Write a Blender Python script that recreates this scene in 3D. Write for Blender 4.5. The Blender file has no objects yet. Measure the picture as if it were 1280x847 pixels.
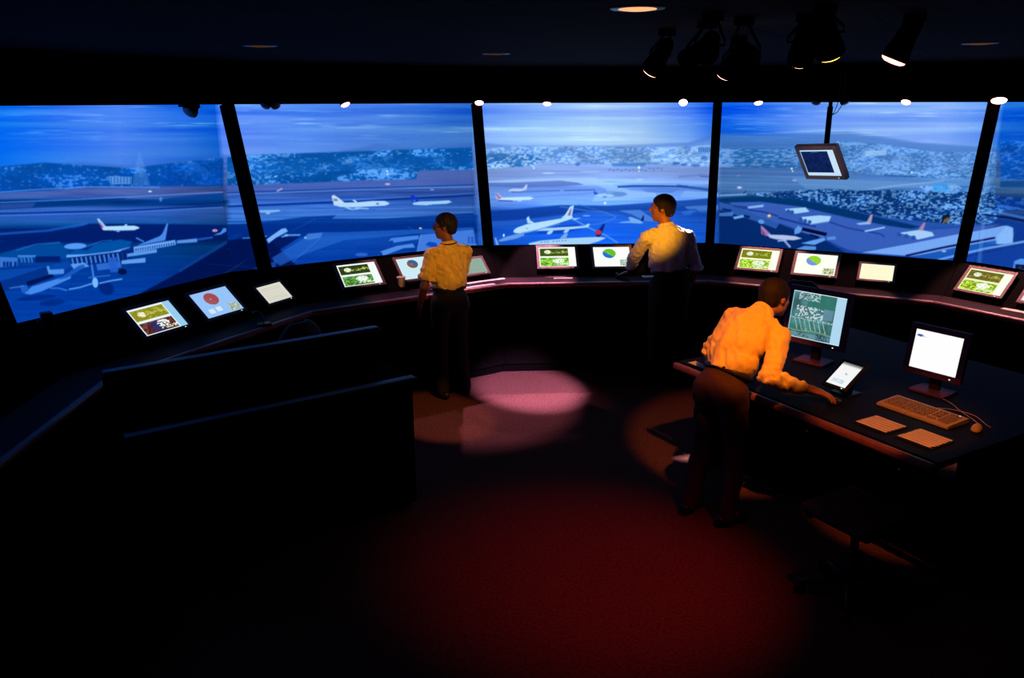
import bpy, bmesh, math, random
import numpy as np
from mathutils import Vector, Matrix
random.seed(5)
scn = bpy.context.scene
col = scn.collection
# ---------------------------------------------------------------- camera solved from the window posts of the twelve sided room
F_PX = 1026.; PITCH = .282; YAW = -.263; ROLL = -.003; KS = 1.27
CAM = np.array([-.018*KS, -3.571*KS, 2.78])
_cy, _sy, _cp, _sp = math.cos(YAW), math.sin(YAW), math.cos(PITCH), math.sin(PITCH)
FW = np.array([_sy*_cp, _cy*_cp, -_sp]); _r0 = np.array([_cy, -_sy, 0.]); _u0 = np.cross(_r0, FW)
RT = math.cos(ROLL)*_r0+math.sin(ROLL)*_u0; UP = np.cross(RT, FW)
def uz(x, y, z):
    d = FW+RT*(x-640)/F_PX-UP*(y-423.5)/F_PX
    return CAM+d*(z-CAM[2])/d[2]
def pj(X):
    d = np.asarray(X, float)-CAM; z = d@FW
    return 640+F_PX*(d@RT)/z, 423.5-F_PX*(d@UP)/z
cd = bpy.data.cameras.new('camera'); cam = bpy.data.objects.new('camera', cd); col.objects.link(cam)
cd.sensor_width = 36; cd.lens = 36*F_PX/1280; cd.clip_start = .02
cam.matrix_world = Matrix([[RT[i], UP[i], -FW[i], CAM[i]] for i in range(3)]+[[0, 0, 0, 1]])
scn.camera = cam
scn.view_settings.view_transform = 'Standard'; scn.view_settings.look = 'None'
scn.view_settings.exposure = 0; scn.view_settings.gamma = 1; scn.view_settings.use_curve_mapping = False
w = bpy.data.worlds.new('world'); scn.world = w; w.use_nodes = True
w.node_tree.nodes['Background'].inputs[0].default_value = (0, 0, 0, 1); w.node_tree.nodes['Background'].inputs[1].default_value = 0
# ---------------------------------------------------------------- picture shown on the projection screens
SC = 2.0; CX0, CX1, CY0, CY1 = -320, 1620, 84, 480
CW, CH = int((CX1-CX0)*SC), int((CY1-CY0)*SC)
rng = np.random.RandomState(7)
def vnoise(h, w, cy, cx, seed):
    r = np.random.RandomState(seed)
    gy, gx = int(h/cy)+3, int(w/cx)+3
    g = r.rand(gy, gx).astype(np.float32)
    y = np.arange(h)/cy; x = np.arange(w)/cx
    iy = y.astype(int); ix = x.astype(int); fy = (y-iy)[:, None]; fx = (x-ix)[None, :]
    fy = fy*fy*(3-2*fy); fx = fx*fx*(3-2*fx)
    a = g[iy][:, ix]; b = g[iy][:, ix+1]; c = g[iy+1][:, ix]; d = g[iy+1][:, ix+1]
    return (a*(1-fx)+b*fx)*(1-fy)+(c*(1-fx)+d*fx)*fy
def paint_airport():
    X = (np.arange(CW)/SC+CX0)[None, :]+np.zeros((CH, 1)); Y = (np.arange(CH)/SC+CY0)[:, None]+np.zeros((1, CW))
    X = X.astype(np.float32); Y = Y.astype(np.float32)
    xs = X[0]
    # picture edges follow the upright seams between the screens
    XW = X-((Y-130)*.105-10)*np.exp(-((X-280)/45)**2)+((Y-130)*.155-6)*np.exp(-((X-1240)/45)**2)
    XI = np.clip(((XW-CX0)*SC).astype(int), 0, CW-1)
    def cols(tab, k):
        t = np.array([a[0] for a in tab], float)
        return np.stack([np.interp(xs, t, [a[k][c] for a in tab]) for c in range(3)], -1)[XI]
    sky = [(-300,(60,120,250),(60,120,240)),(-50,(10,110,240),(10,110,245)),(0,(15,112,240),(5,105,240)),(80,(66,120,245),(50,118,240)),(150,(82,130,248),(80,126,236)),
           (230,(38,108,235),(48,108,218)),(276,(8,88,220),(18,90,205)),(283,(70,120,245),(98,130,245)),(300,(80,125,245),(110,140,245)),
           (380,(84,130,240),(100,142,240)),(440,(80,125,235),(88,128,222)),(520,(62,115,222),(74,122,208)),(588,(42,100,205),(64,108,195)),
           (594,(62,112,218),(95,132,222)),(604,(115,152,250),(145,170,250)),(680,(160,184,255),(176,196,255)),(740,(182,198,255),(192,204,255)),
           (800,(172,190,255),(180,192,242)),(860,(105,145,248),(132,160,245)),(896,(20,95,235),(68,116,232)),(901,(16,98,238),(18,86,215)),
           (940,(46,110,240),(30,96,225)),(1000,(105,145,248),(108,138,240)),(1080,(142,168,250),(146,166,245)),(1180,(145,170,252),(150,172,250)),
           (1232,(104,146,245),(118,152,240)),(1246,(70,130,235),(80,130,225)),(1250,(18,98,218),(22,94,205)),(1300,(10,88,215),(14,84,200)),(1500,(80,130,235),(90,140,235))]
    top, bot = cols(sky, 1), cols(sky, 2)
    f = np.clip((Y-128)/60, 0, 1)[..., None]
    img = top*(1-f)+bot*f
    st = vnoise(CH, CW, 7*SC, 130*SC, 1)*.5+vnoise(CH, CW, 3.2*SC, 90*SC, 2)*.35+vnoise(CH, CW, 1.4*SC, 50*SC, 3)*.15
    img += ((st-.5)*np.clip(1-(Y-128)/75, .15, 1))[..., None]*np.array([105, 78, 30])
    img += (vnoise(CH, CW, 9*SC, 200*SC, 31)-.6)[..., None]*np.array([24, 24, 0])
    # ground colours by column and row
    gx = [-300, 60, 200, 277, 284, 440, 592, 606, 680, 760, 890, 903, 1000, 1110, 1244, 1252, 1500]
    gain = [.85, .95, .92, .74, 1.0, 1.0, .86, .98, 1.2, 1.25, 1.02, .80, .92, 1.02, 1.0, .78, .85]
    G = np.interp(xs, gx, gain)[XI][..., None]
    rows_a = [(196,(60,110,205)),(232,(92,104,188)),(243,(88,104,190)),(247,(70,108,200)),(251,(0,62,140)),(256,(20,78,160)),(260,(82,124,220)),(268,(66,112,212)),(276,(50,108,200)),(281,(20,92,180)),
              (287,(0,46,132)),(298,(0,42,130)),(308,(0,78,160)),(330,(0,72,170)),(360,(0,76,185)),(420,(0,78,190)),(480,(0,70,170))]
    rows_b = [(183,(84,124,208)),(212,(84,106,190)),(228,(80,102,186)),(236,(72,100,190)),(240,(56,84,172)),(248,(66,104,200)),(256,(72,116,212)),(264,(78,122,216)),(272,(74,124,216)),
              (277,(40,100,200)),(281,(0,62,158)),(288,(0,56,150)),(296,(20,84,188)),(312,(14,76,180)),(340,(6,66,170)),(420,(0,60,160))]
    rows_c = [(180,(160,178,240)),(200,(140,156,220)),(212,(126,138,206)),(222,(134,148,222)),(227,(148,172,244)),(234,(104,120,200)),(240,(118,146,226)),(246,(120,150,236)),(254,(112,144,232)),
              (258,(84,124,216)),(266,(34,86,184)),(276,(34,88,190)),(290,(28,90,200)),(306,(30,92,200)),(360,(20,80,190))]
    rows_d = [(168,(104,134,208)),(182,(60,108,190)),(200,(90,128,210)),(210,(74,108,184)),(218,(78,112,190)),(224,(96,134,208)),(232,(100,140,206)),(240,(84,122,192)),(248,(40,84,160)),
              (258,(50,90,176)),(280,(52,92,180)),(300,(40,84,176)),(340,(20,66,165)),(420,(10,60,150))]
    def rows(t):
        yy = Y[:, 0]; return np.stack([np.interp(yy, [a[0] for a in t], [a[1][c] for a in t]) for c in range(3)], -1)[:, None, :]
    wts = [np.interp(xs, [278, 286], [1, 0]), 0, 0, np.interp(xs, [893, 903], [0, 1])]
    wts[2] = np.interp(xs, [590, 606], [0, 1])*(1-wts[3]); wts[1] = 1-wts[0]-wts[2]-wts[3]
    grd = sum(rows(t)*w[XI][..., None] for t, w in zip((rows_a, rows_b, rows_c, rows_d), wts))
    # gentle warp streaks
    s2 = vnoise(CH, CW, 2.2*SC, 60*SC, 5)*.6+vnoise(CH, CW, 1.1*SC, 30*SC, 6)*.4
    grd = grd+(s2-.5)[..., None]*np.array([42, 44, 40])*np.clip((300-Y)/50, .4, 1)[..., None]
    hz = np.interp(xs, [-300, 0, 100, 165, 220, 280, 300, 420, 470, 520, 600, 640, 700, 760, 860, 900, 960, 1060, 1150, 1240, 1300, 1600], [206, 206, 202, 206, 200, 193, 194, 190, 180, 184, 178, 182, 182, 182, 178, 166, 168, 164, 178, 184, 184, 184])[None]
    m = np.clip((Y-hz)/3.0+.5, 0, 1)[..., None]
    hazecol = img*.55+np.array([60, 100, 190])*.45
    k = np.clip((Y-hz)/22, 0, 1)[..., None]
    g2 = (hazecol*(1-k)+grd*G*k)
    img = img*(1-m)+g2*m
    wsp = vnoise(CH, CW, 1.1*SC, 26*SC, 61)*vnoise(CH, CW, 5*SC, 70*SC, 62); img += (np.clip(wsp-.36, 0, 1)*1.5*np.clip((182-Y)/20, 0, 1))[..., None]*np.array([70, 60, 22])
    # ---- polygon tools
    def mask(pts, soft=0.6):
        p = (np.array(pts, float)-[CX0, CY0])*SC
        x0, y0 = np.floor(p.min(0)-3).astype(int); x1, y1 = np.ceil(p.max(0)+3).astype(int)
        x0, y0 = max(x0, 0), max(y0, 0); x1, y1 = min(x1, CW), min(y1, CH)
        if x1 <= x0 or y1 <= y0: return None
        acc = np.zeros((y1-y0, x1-x0), np.float32)
        for oy in (.17, .5, .83):
            for ox in (.17, .5, .83):
                yy, xx = np.mgrid[y0:y1, x0:x1]; yy = yy+oy; xx = xx+ox
                ins = np.zeros(yy.shape, bool); n = len(p)
                for i in range(n):
                    ax, ay = p[i]; bx_, by = p[(i+1) % n]
                    if ay == by: continue
                    c = ((ay > yy) != (by > yy)) & (xx < (bx_-ax)*(yy-ay)/(by-ay)+ax)
                    ins ^= c
                acc += ins
        acc /= 9
        for _ in range(int(round(soft*SC))):
            q = np.pad(acc, 1, mode='edge'); acc = (q[:-2, 1:-1]+q[2:, 1:-1]+q[1:-1, :-2]+q[1:-1, 2:]+2*acc)/6
        return x0, y0, x1, y1, acc
    def poly(pts, col, a=1.0, soft=.6, gain=False):
        r = mask(pts, soft)
        if r is None: return
        x0, y0, x1, y1, m = r; m = (m*a)[..., None]
        c = np.array(col, float)[None, None]
        img[y0:y1, x0:x1] = img[y0:y1, x0:x1]*(1-m)+c*m
    def line(pts, w, col, a=1.0, soft=.5):
        for (ax, ay), (bx_, by) in zip(pts[:-1], pts[1:]):
            d = math.hypot(bx_-ax, by-ay) or 1; nx, ny = -(by-ay)/d*w/2, (bx_-ax)/d*w/2
            poly([(ax+nx, ay+ny), (bx_+nx, by+ny), (bx_-nx, by-ny), (ax-nx, ay-ny)], col, a, soft)
    def ell(cx, cy, rx, ry, col, a=1, rot=0, soft=.6, n=20):
        c, s = math.cos(rot), math.sin(rot)
        poly([(cx+rx*math.cos(t)*c-ry*math.sin(t)*s, cy+rx*math.cos(t)*s+ry*math.sin(t)*c) for t in np.linspace(0, 2*math.pi, n, False)], col, a, soft)
    def town(pts, dark, light, cell, thr, a=1.0, seed=11, soft=2.2, flat=.55):
        cell = cell*.85; thr = thr+.04
        r = mask(pts, soft)
        if r is None: return
        x0, y0, x1, y1, m = r
        n = vnoise(CH, CW, cell*flat*SC, cell*SC, seed)[y0:y1, x0:x1]*.6+vnoise(CH, CW, cell*.5*flat*SC, cell*.5*SC, seed+1)[y0:y1, x0:x1]*.4
        b = vnoise(CH, CW, cell*3*SC, cell*6*SC, seed+2)[y0:y1, x0:x1]
        t = np.clip((n+(.5 if seed < 30 else .22)*(b-.5)-thr+(.0 if seed < 30 else .03))/.34+.45, 0, 1)[..., None]; t = t*t*(3-2*t)
        c = (np.array(dark)[None, None]*(1-t)+np.array(light)[None, None]*t)*(.85+.3*b[..., None])
        m = (m*a)[..., None]; img[y0:y1, x0:x1] = img[y0:y1, x0:x1]*(1-m)+c*m
    # ---- left screen: town and fields
    town([(-320,210),(0,208),(55,203),(100,206),(165,210),(220,203),(279,197),(279,233),(180,233),(110,234),(60,238),(0,241),(-320,243)], (0,78,180), (62,124,222), 5, .60, .95, 11)
    poly([(165,232),(170,205),(174,188),(180,205),(188,232)], (110,150,235), .38, 3.0)
    poly([(137,220),(165,221),(164,230),(138,230)], (120,160,235), .8, .7)
    for x in range(139, 165, 4): line([(x, 221), (x, 229)], 1.3, (20,80,180), .7, .3)
    town([(200,209),(279,198),(279,231),(205,231)], (0,70,176), (30,96,200), 6, .62, .7, 14)
    poly([(-320,250),(0,255),(40,251),(100,248),(160,247),(150,250),(120,256),(60,259),(0,262),(-320,262)], (0,62,140), .85, 1)
    poly([(0,255),(45,253),(40,259),(0,261)], (80,96,185), .6, 1)
    poly([(140,257),(180,253),(215,247),(279,241),(279,252),(230,254),(180,257)], (0,68,158), .75, 1.2)
    line([(-320,256),(0,253),(100,249),(279,240)], 1.4, (120,160,245), .7, .6)
    line([(-320,270),(0,267),(160,263),(279,257)], 1.8, (0,50,150), .95, .4)
    line([(-320,272),(0,269.5),(160,265),(279,259)], 1.6, (100,140,235), .6, .6)
    line([(0,240),(60,236),(110,233.5),(200,234)], 1.4, (95,150,240), .8, .5)
    line([(-50,296),(60,288),(110,279)], 3, (40,110,215), .7, 1)
    poly([(-320,320),(0,303),(40,294),(80,290),(112,279.5),(200,280),(279,281),(330,284),(330,330),(303,293),(230,300),(180,302),(100,303),(60,303),(0,316),(-320,340)], (0,38,122), .92, 1.3)
    # apron
    poly([(303,293),(225,340),(150,380),(100,410),(300,470),(420,380),(330,292)], (0,24,92), .95, 1)
    poly([(303,293),(225,340),(222,338),(298,291)], (30,80,170), .5, 1)
    line([(255,356),(268,350),(330,311)], 1, (50,80,130), .6, .3); line([(260,330),(330,335)], .8, (40,70,150), .4, .3)
    poly([(300,345),(318,336),(345,326),(345,345)], (50,110,210), .6, 1.5)
    poly([(-60,330),(0,318),(30,308),(75,302),(84,312),(90,324),(45,322),(0,326)], (0,84,168), .95, .8)
    line([(20,313),(45,305),(75,303)], 1, (70,130,220), .8)
    poly([(-60,326),(0,321),(22,322),(22,332),(0,334),(-60,338)], (80,130,225), .9, .7)
    for x in (-20,-12,-4,4,8,12,18): poly([(x, 327),(x+2.6, 327),(x+2.6, 333),(x, 333)], (0,40,120), .9, .3)
    line([(22,320),(45,320)], 2.4, (110,160,240), .8); 
    for x in (26,30,35,39): line([(x,321),(x+1.5,328)], 2, (90,140,230), .8, .4)
    poly([(44,320.5),(75,320),(76,327),(44,328)], (0,38,120), .95, .6)
    poly([(-60,338),(0,338),(60,332),(85,326),(90,332),(70,345),(0,350),(-60,356)], (20,90,190), .6, 1)
    poly([(-40,362),(0,352),(58,333),(63,343),(30,356),(0,366),(-40,372)], (4,60,150), .95, .7)
    poly([(58,333),(61,332),(64,342),(61,343)], (120,165,240), .9, .4)
    poly([(33,352),(66,342),(68,346),(34,358)], (0,22,90), .9, .7)
    poly([(62,337),(80,336),(80,342),(64,343)], (110,160,245), .9, .5)
    poly([(83,319),(110,317),(140,313),(160,309),(166,302),(150,299),(120,304),(95,312)], (0,92,178), .95, .7)
    line([(100,310),(128,301),(140,300)], 1, (80,140,230), .7)
    ell(94, 307.5, 14, 3.8, (110,160,250), 1, -.05); poly([(100,312),(118,306),(108,313)], (0,40,120), .8)
    line([(83,320),(110,319),(140,315.5),(163,310)], 3.2, (140,180,255), .95, .4)
    poly([(86,322),(160,313),(163,322),(150,326),(110,330),(92,331)], (0,46,130), .9, .6)
    for i, x in enumerate(np.linspace(90, 158, 13)): line([(x, 322.5-(x-90)*.11), (x+2, 331-(x-90)*.09)], 1.9, (120,165,245), .85, .3)
    poly([(88,330),(106,328),(112,333),(92,336)], (125,170,250), .9, .5)
    poly([(120,330),(150,326),(152,334),(122,338)], (70,120,220), .9, .6); poly([(134,322),(146,321),(148,340),(138,340)], (50,105,210), .9, .6)
    ell(153, 339.5, 5.5, 4, (0,20,80), .9); ell(133, 360, 10, 8, (0,30,110), .55, .5, 1.6)
    ell(65, 378, 16, 4, (0,35,120), .5, -.1, 1.6); ell(45, 372, 25, 3, (0,35,120), .5, -.1, 1.6)
    # airliners on the stand, left screen
    poly([(30,366.5),(40,358),(84,344.5),(89,345),(88,348),(52,364),(38,368)], (90,145,240), 1, .5)
    poly([(72,350),(98,332),(105,330),(106,334),(84,347)], (40,100,205), .9, .6)
    line([(62,360),(74,360),(84,363)], 1.8, (80,135,230), .9, .4)
    poly([(25,358),(34,356),(36,364),(28,366)], (60,110,210), .8, .6); line([(12,360),(30,357)], 1.6, (110,150,230), .7)
    ell(119, 353, 3.6, 6.5, (150,190,255), 1, -.1, .5); line([(114.5,330),(117,347)], 2.4, (90,140,235), .9, .5)
    line([(86,361.5),(100,359),(116,354)], 1.9, (120,170,250), .9, .4); line([(124,354),(140,350.5),(153,348.5)], 1.9, (120,170,250), .9, .4); line([(110,347),(138,344)], 1.2, (90,140,235), .8, .4)
    poly([(121,273.2),(123.8,273),(132.3,282.4),(133,288),(128.4,287)], (190,205,250), 1, .3); poly([(124,276.5),(129.5,284),(126.5,284.5)], (170,60,120), .8, .4)
    poly([(128.5,287.4),(131,282.8),(150,282.2),(167.7,281.9),(173,283.4),(174.8,285),(168,287.5),(150,288.3),(148.4,289.9),(143,288)], (205,220,255), 1, .35)
    poly([(154,282.5),(157,280),(159,280.2),(159,282.5)], (190,210,255), 1, .3); line([(134,288.2),(170,288)], 1, (60,90,190), .6, .4)
    poly([(171,306.6),(199.6,295),(203,291.6),(208.4,279.2),(210.3,279.2),(208.5,290),(206.6,300.4),(176.5,306)], (100,150,240), .95, .5)
    line([(170,297),(180,302)], 1.8, (120,165,245), .8)
    poly([(166.8,308.3),(219,299.6),(220,305.8),(167.7,315.5)], (140,175,250), .95, .4)
    for x in np.linspace(170, 217, 17): line([(x, 310.6-(x-170)*.165), (x, 313.6-(x-170)*.165)], 1.2, (10,50,140), .85, .25)
    poly([(151,313),(166,308),(167,320),(155,327),(151,326)], (0,44,130), .8, .7)
    poly([(220.8,300.4),(246.5,297.8),(246.5,302.5),(221,304.2)], (120,165,245), .9, .5); line([(246,299.5),(266,296.5)], 2.6, (50,105,205), .8)
    poly([(158.8,317),(196,311),(196,315.5),(158.8,321)], (130,170,250), .9, .5); poly([(151.8,325.5),(181.9,322),(181.9,327.9),(152,330)], (135,175,250), .9, .5)
    poly([(266,294),(276,290),(279,285),(283,285),(283,289),(276,293)], (110,165,240), .85, .5)
    ell(268.6, 288, 3.4, 1.7, (235,170,215), 1); ell(269, 288, 1.5, .9, (255,120,120), 1, 0, .3); ell(286, 311, 2, .8, (170,100,170), .8)
    ell(187.5, 239.2, 2.4, .9, (240,245,255), 1, 0, .3); ell(201, 249, 2, 3, (120,170,240), .6)
    # ---- second screen
    town([(284,196),(330,193),(420,190),(500,187),(590,184),(592,212),(523,213),(520,224),(450,226),(380,229),(284,232)], (0,84,176), (92,146,226), 4.6, .56, .93, 21)
    town([(284,203),(420,196),(592,194),(592,208),(450,212),(284,222)], (10,90,190), (120,158,232), 5.5, .64, .55, 24)
    poly([(284,232),(380,228.5),(450,225),(520,224),(524,213),(592,212),(592,230),(284,242)], (92,104,188), .55, 1.2)
    line([(284,241),(450,235),(592,231)], 1.4, (10,70,170), .8, .4); line([(284,243),(450,237),(592,233)], 1.3, (130,160,235), .7, .4)
    line([(284,258),(440,252),(592,244)], 2, (0,50,150), .95, .4); line([(284,255),(440,249),(592,241.5)], 1.2, (110,150,235), .5, .5)
    for yy, a in ((262,.5),(268,.5),(273,.7),(277,.7)): line([(284,yy+2),(592,yy-3)], 1, (120,165,245), a, .6)
    poly([(284,282),(340,276),(380,271),(420,269),(415,273),(480,273),(592,266),(598,290),(480,292),(284,300)], (0,58,152), .8, 1.6)
    poly([(598,268),(592,268),(598,284)], (0,58,152), .8, 1)
    poly([(284,300),(330,296),(375,296),(350,312),(330,322),(284,330)], (0,26,96), .85, 1.4)
    poly([(378,299),(384,292),(404,290.2),(430,290),(480,288),(592,284),(592,290),(520,292),(430,300),(380,318),(350,332),(342,326),(340,322)], (52,112,212), .7, 1.2)
    poly([(381,296),(386,291.8),(404,290.5),(400,297),(384,300)], (110,150,235), .6, .8); ell(381.5, 297, 1.2, 1.2, (210,225,255), .9, 0, .3)
    line([(365,328),(402,296)], 1, (90,130,190), .6, .3); line([(322,328),(338,316)], .8, (70,90,140), .5, .3); line([(364,289),(395,273)], .8, (60,110,190), .5, .3)
    poly([(333,299),(352,285.8),(357,285),(360,289),(345,297),(335.7,304)], (150,180,250), 1, .5); line([(352,296),(360,293.8),(375.5,293.4)], 1.7, (140,180,250), .9, .4)
    line([(303,297.5),(320,296.8),(334,295)], 1.4, (110,160,240), .8, .4); ell(358, 293.8, 2.5, 1.5, (150,185,250), .9)
    poly([(323,264),(326,262.5),(349,262),(351,264),(340,265.5),(326,265.5)], (160,190,250), .9, .5); ell(335, 266.5, 3, 1.1, (200,215,255), .8)
    line([(346,239),(353,235.5)], 1.8, (220,170,220), .9, .3)
    poly([(414.3,244.6),(417.5,243.6),(423,247),(431,253.4),(432,257.3),(417.5,256.6)], (215,220,250), 1, .3); poly([(416.5,248),(421,248),(423,251),(417.5,251.5)], (150,110,170), .8, .4)
    poly([(417.5,256),(431,253),(445,252.8),(465,251),(480.8,251),(485.5,253),(487,254.8),(482,256.8),(461,258),(440,259),(425,258.5)], (205,216,255), 1, .35)
    poly([(440,249.8),(443.5,249.8),(447,252.5),(444,253)], (220,230,255), 1, .3); line([(431,258),(440,262),(449,260.5)], 2, (190,210,255), .9, .4); line([(444,259.5),(461,261)], 1.8, (170,200,250), .9, .4); ell(472,254.5,2,1,(80,90,180),.8,0,.3)
    line([(430,262.5),(470,262)], 1.2, (30,80,190), .5)
    poly([(512.4,243.4),(515,244.5),(517.4,243.4),(519.5,247),(524,251.8),(521,254),(516,254)], (20,60,200), 1, .35); ell(518,251,1.8,1.6,(70,110,230),1)
    poly([(515.5,253.4),(524,251.8),(545,251.2),(561,250.2),(565,252.5),(558,254.6),(540,255.4),(538.5,256.7),(517,256)], (185,205,250), 1, .35); line([(535,256.6),(548,256.4)], 1.4, (30,110,220), .9, .4)
    for x, y, c in ((484,214.2,(255,255,255)),(484.6,218,(230,240,255))): ell(x, y-.5, 1.3, .9, c, 1, 0, .25)
    ell(484.5, 230, 3.4, 1.1, (235,190,230), .95, 0, .3); ell(540, 237, 2.6, 1, (170,160,215), .8); ell(344.5,220.5,.8,1,(210,240,230),1,0,.2)
    poly([(483.6,303.6),(489,297.5),(523,294),(524,298.5),(493.4,303)], (95,145,235), .95, .7); poly([(484,302),(491,300),(492,304),(484,304)], (0,60,170), .8, .5)
    poly([(473,319.3),(475.9,314),(496,307.2),(516,304.2),(518.8,309),(504.7,310),(480.8,319)], (105,150,238), .95, .7); ell(476, 317.5, 2, 2.4, (0,50,170), .9)
    poly([(526,293),(592,287),(596,308),(521.6,316)], (96,138,232), .9, .9); poly([(532,306),(536,302),(544,303),(550,308),(540,309)], (0,70,190), .8, .7)
    for i in range(9): ell(586+(i % 3)*4.2, 297+(i//3)*2.8, 1.6, .9, (10,60,170), .75, 0, .3)
    line([(526,293),(521,316)], 1.5, (130,165,245), .7)
    ell(452, 318, 8, 2.2, (80,130,225), .7, 0, 1.2); ell(526, 285.3, 1.8, 1, (240,180,160), 1, 0, .3); ell(524.8, 284.9, 1, .8, (255,240,220), 1, 0, .2); line([(510,283),(517,288)], 1, (30,110,210), .6)
    poly([(590,180),(600,180),(612,306),(598,306)], (130,160,240), .28, .8)
    # ---- third screen
    town([(604,186),(650,182),(700,183),(800,184),(900,182),(900,209),(830,206),(740,205),(700,205),(690,202),(664,207),(640,210),(604,211)], (90,134,220), (176,196,250), 3.6, .48, .75, 31)
    town([(604,192),(660,192),(680,200),(665,207),(604,211)], (30,104,200), (190,205,252), 4.4, .52, .75, 34)
    town([(760,190),(860,188),(898,192),(898,205),(830,205),(762,204)], (90,134,220), (200,212,250), 5, .5, .5, 36)
    poly([(764,204),(808,203),(806,208),(766,208)], (60,116,205), .7, 1)
    for x in range(762, 828, 5): ell(x, 212+(.8 if x % 2 else 0)-(x > 810)*1.5, 2, .9, (70,100,185), .9, 0, .4)
    for x, y, r in ((845,204,5),(855,205.5,4),(870,206.5,5.5),(722,205.5,3),(880,197,4)): ell(x, y, r, 2, (54,102,190), .75, 0, .8)
    poly([(873,183),(890,182.5),(890,191),(873,191)], (110,150,220), .8, .4)
    for x in np.arange(874, 890, 2.6): line([(x, 184.5), (x, 190)], 1.3, (30,80,170), .8, .2)
    line([(872,182.5),(891,182)], 1, (170,190,240), .9, .3)
    poly([(604,211),(664,208),(690,203),(705,203),(722,208),(900,210),(900,222),(720,222),(640,228),(604,226)], (138,148,214), .45, 1.4)
    poly([(604,227),(640,224.5),(700,222),(742,222),(758,228),(700,227),(640,229),(604,230)], (186,202,255), .75, .9)
    poly([(604,228),(640,228),(700,225.5),(722,228),(730,231),(690,233.5),(640,234),(604,233)], (96,110,192), .75, 1.0)
    poly([(604,232),(650,234.5),(700,233),(720,233),(760,233),(790,236),(820,241),(830,247),(777,248),(700,252),(640,256),(604,258)], (134,160,242), .45, 1.2)
    poly([(728,222),(745,222),(760,229),(790,238),(820,241),(820,246),(776,249),(740,252),(744,244),(760,240),(757,236),(744,230)], (182,204,255), .65, 1.0)
    poly([(762,238),(780,240),(784,243),(776,246),(752,246)], (120,156,236), .7, .8); ell(774,242.5,10,2.6,(110,140,216),.7,0,.8)
    line([(772,233.5),(790,232.5),(830,232.5),(860,233)], 2.2, (20,74,164), .9, .6); line([(846,232),(870,235),(898,239)], 3, (30,86,178), .85, .8)
    poly([(800,236),(830,234),(850,236),(840,241),(810,240)], (90,130,222), .7, 1); poly([(856,238),(898,241),(898,247),(850,246)], (150,184,250), .7, 1)
    line([(705,238),(744,237)], 1.6, (82,106,190), .8, .6); line([(640,240),(700,238)], 2, (84,116,205), .7, .6); line([(604,250),(700,244),(760,240)], 1.2, (84,116,205), .5, .6)
    line([(848,221),(880,218),(890,221)], 3, (112,124,196), .6, 1); line([(875,220),(898,222)], 1.4, (20,70,170), .6, .8)
    poly([(604,264),(640,262),(700,256),(760,257),(800,254),(860,250),(900,246),(900,262),(850,264),(800,263),(730,265),(680,272),(604,278)], (16,66,164), .75, 1.5)
    poly([(604,276),(640,276),(700,268),(712,270),(690,274),(640,281),(604,284)], (58,104,206), .6, 1.2)
    poly([(735,258),(770,262),(800,262),(815,268),(840,276),(800,274),(770,267),(742,265)], (40,86,186), .6, 1)
    poly([(773,263),(800,262),(812,270),(822,277),(806,276),(790,268)], (110,150,232), .75, .9)
    poly([(856,258),(872,257),(898,256),(898,262),(862,264)], (110,156,226), .65, 1.2); ell(859,266,7,2.6,(60,120,220),.8,0,1.); line([(850,262),(870,262),(874,266)], 2, (30,80,190), .7)
    line([(700,258),(732,263),(755,265),(770,271),(766,274),(748,280),(727,281)], 1.3, (100,140,222), .75, .4); line([(722,255),(745,262),(760,266)], 1.2, (90,130,216), .6, .4)
    line([(604,269),(900,270)], .1, (0,0,0), 0)
    line([(715,273),(735,284),(755,293),(772,303)], 1.6, (130,170,240), .85, .4); line([(735,290),(728,292)], 1, (80,120,210), .5)
    poly([(635.4,237.6),(641,235.6),(653.8,235.6),(657.3,230.6),(659.4,230.6),(658.4,235.5),(657.5,237.2),(650,239.2),(636,239)], (205,205,250), 1, .35); line([(638,239.6),(652,240)], 1, (90,90,180), .6, .4)
    poly([(619.4,241.9),(622.5,240.9),(629,246.8),(627,250),(619.5,248.5)], (200,175,225), 1, .35); line([(620.5,242.5),(626,249.5)], 2, (150,80,140), .6, .4)
    poly([(622,249.6),(628.8,246.9),(662.5,245.8),(667.5,247.5),(662.5,249.6),(640,250.6)], (222,228,255), 1, .35); poly([(643,249.5),(650,249.5),(653,251.5),(649,252)], (200,215,255), .9, .3); line([(623,250.6),(641,251)], 1.3, (60,60,150), .7, .4)
    poly([(742,238.6),(744,239),(748,242.5),(743,243.5)], (40,80,200), .9, .4); poly([(744,243.4),(758,242.8),(768,243.4),(766,245.2),(756,246.4),(746,244.6)], (200,212,255), .9, .4); poly([(752,245),(760,245),(756,247.5)], (70,120,220), .7, .5)
    ell(756.3, 253.8, 1.5, 1.5, (255,250,250), 1, 0, .3); ell(666, 207.5, .8, .8, (255,255,255), 1, 0, .2); ell(667.5, 210, .8, 1.2, (255,255,255), 1, 0, .2)
    ell(798.8, 209.2, 1.4, 1.8, (250,252,255), 1, 0, .3); ell(798.6, 213.6, .9, 1, (240,245,255), 1, 0, .3); ell(685.5,216.3,8,.9,(205,215,255),.9); ell(738,214.6,12,.9,(180,195,245),.7); ell(799.5,224.4,4.5,1,(210,215,250),.8)
    ell(733,269.5,5,1.1,(150,180,245),.8)
    # large four engined airliner
    poly([(690,283),(722,280),(728,286),(700,292),(670,292),(676,287)], (10,60,170), .5, 1)
    poly([(658,272.5),(661,269.8),(662.6,275),(669,279),(659.4,279)], (205,218,255), 1, .35)
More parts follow.
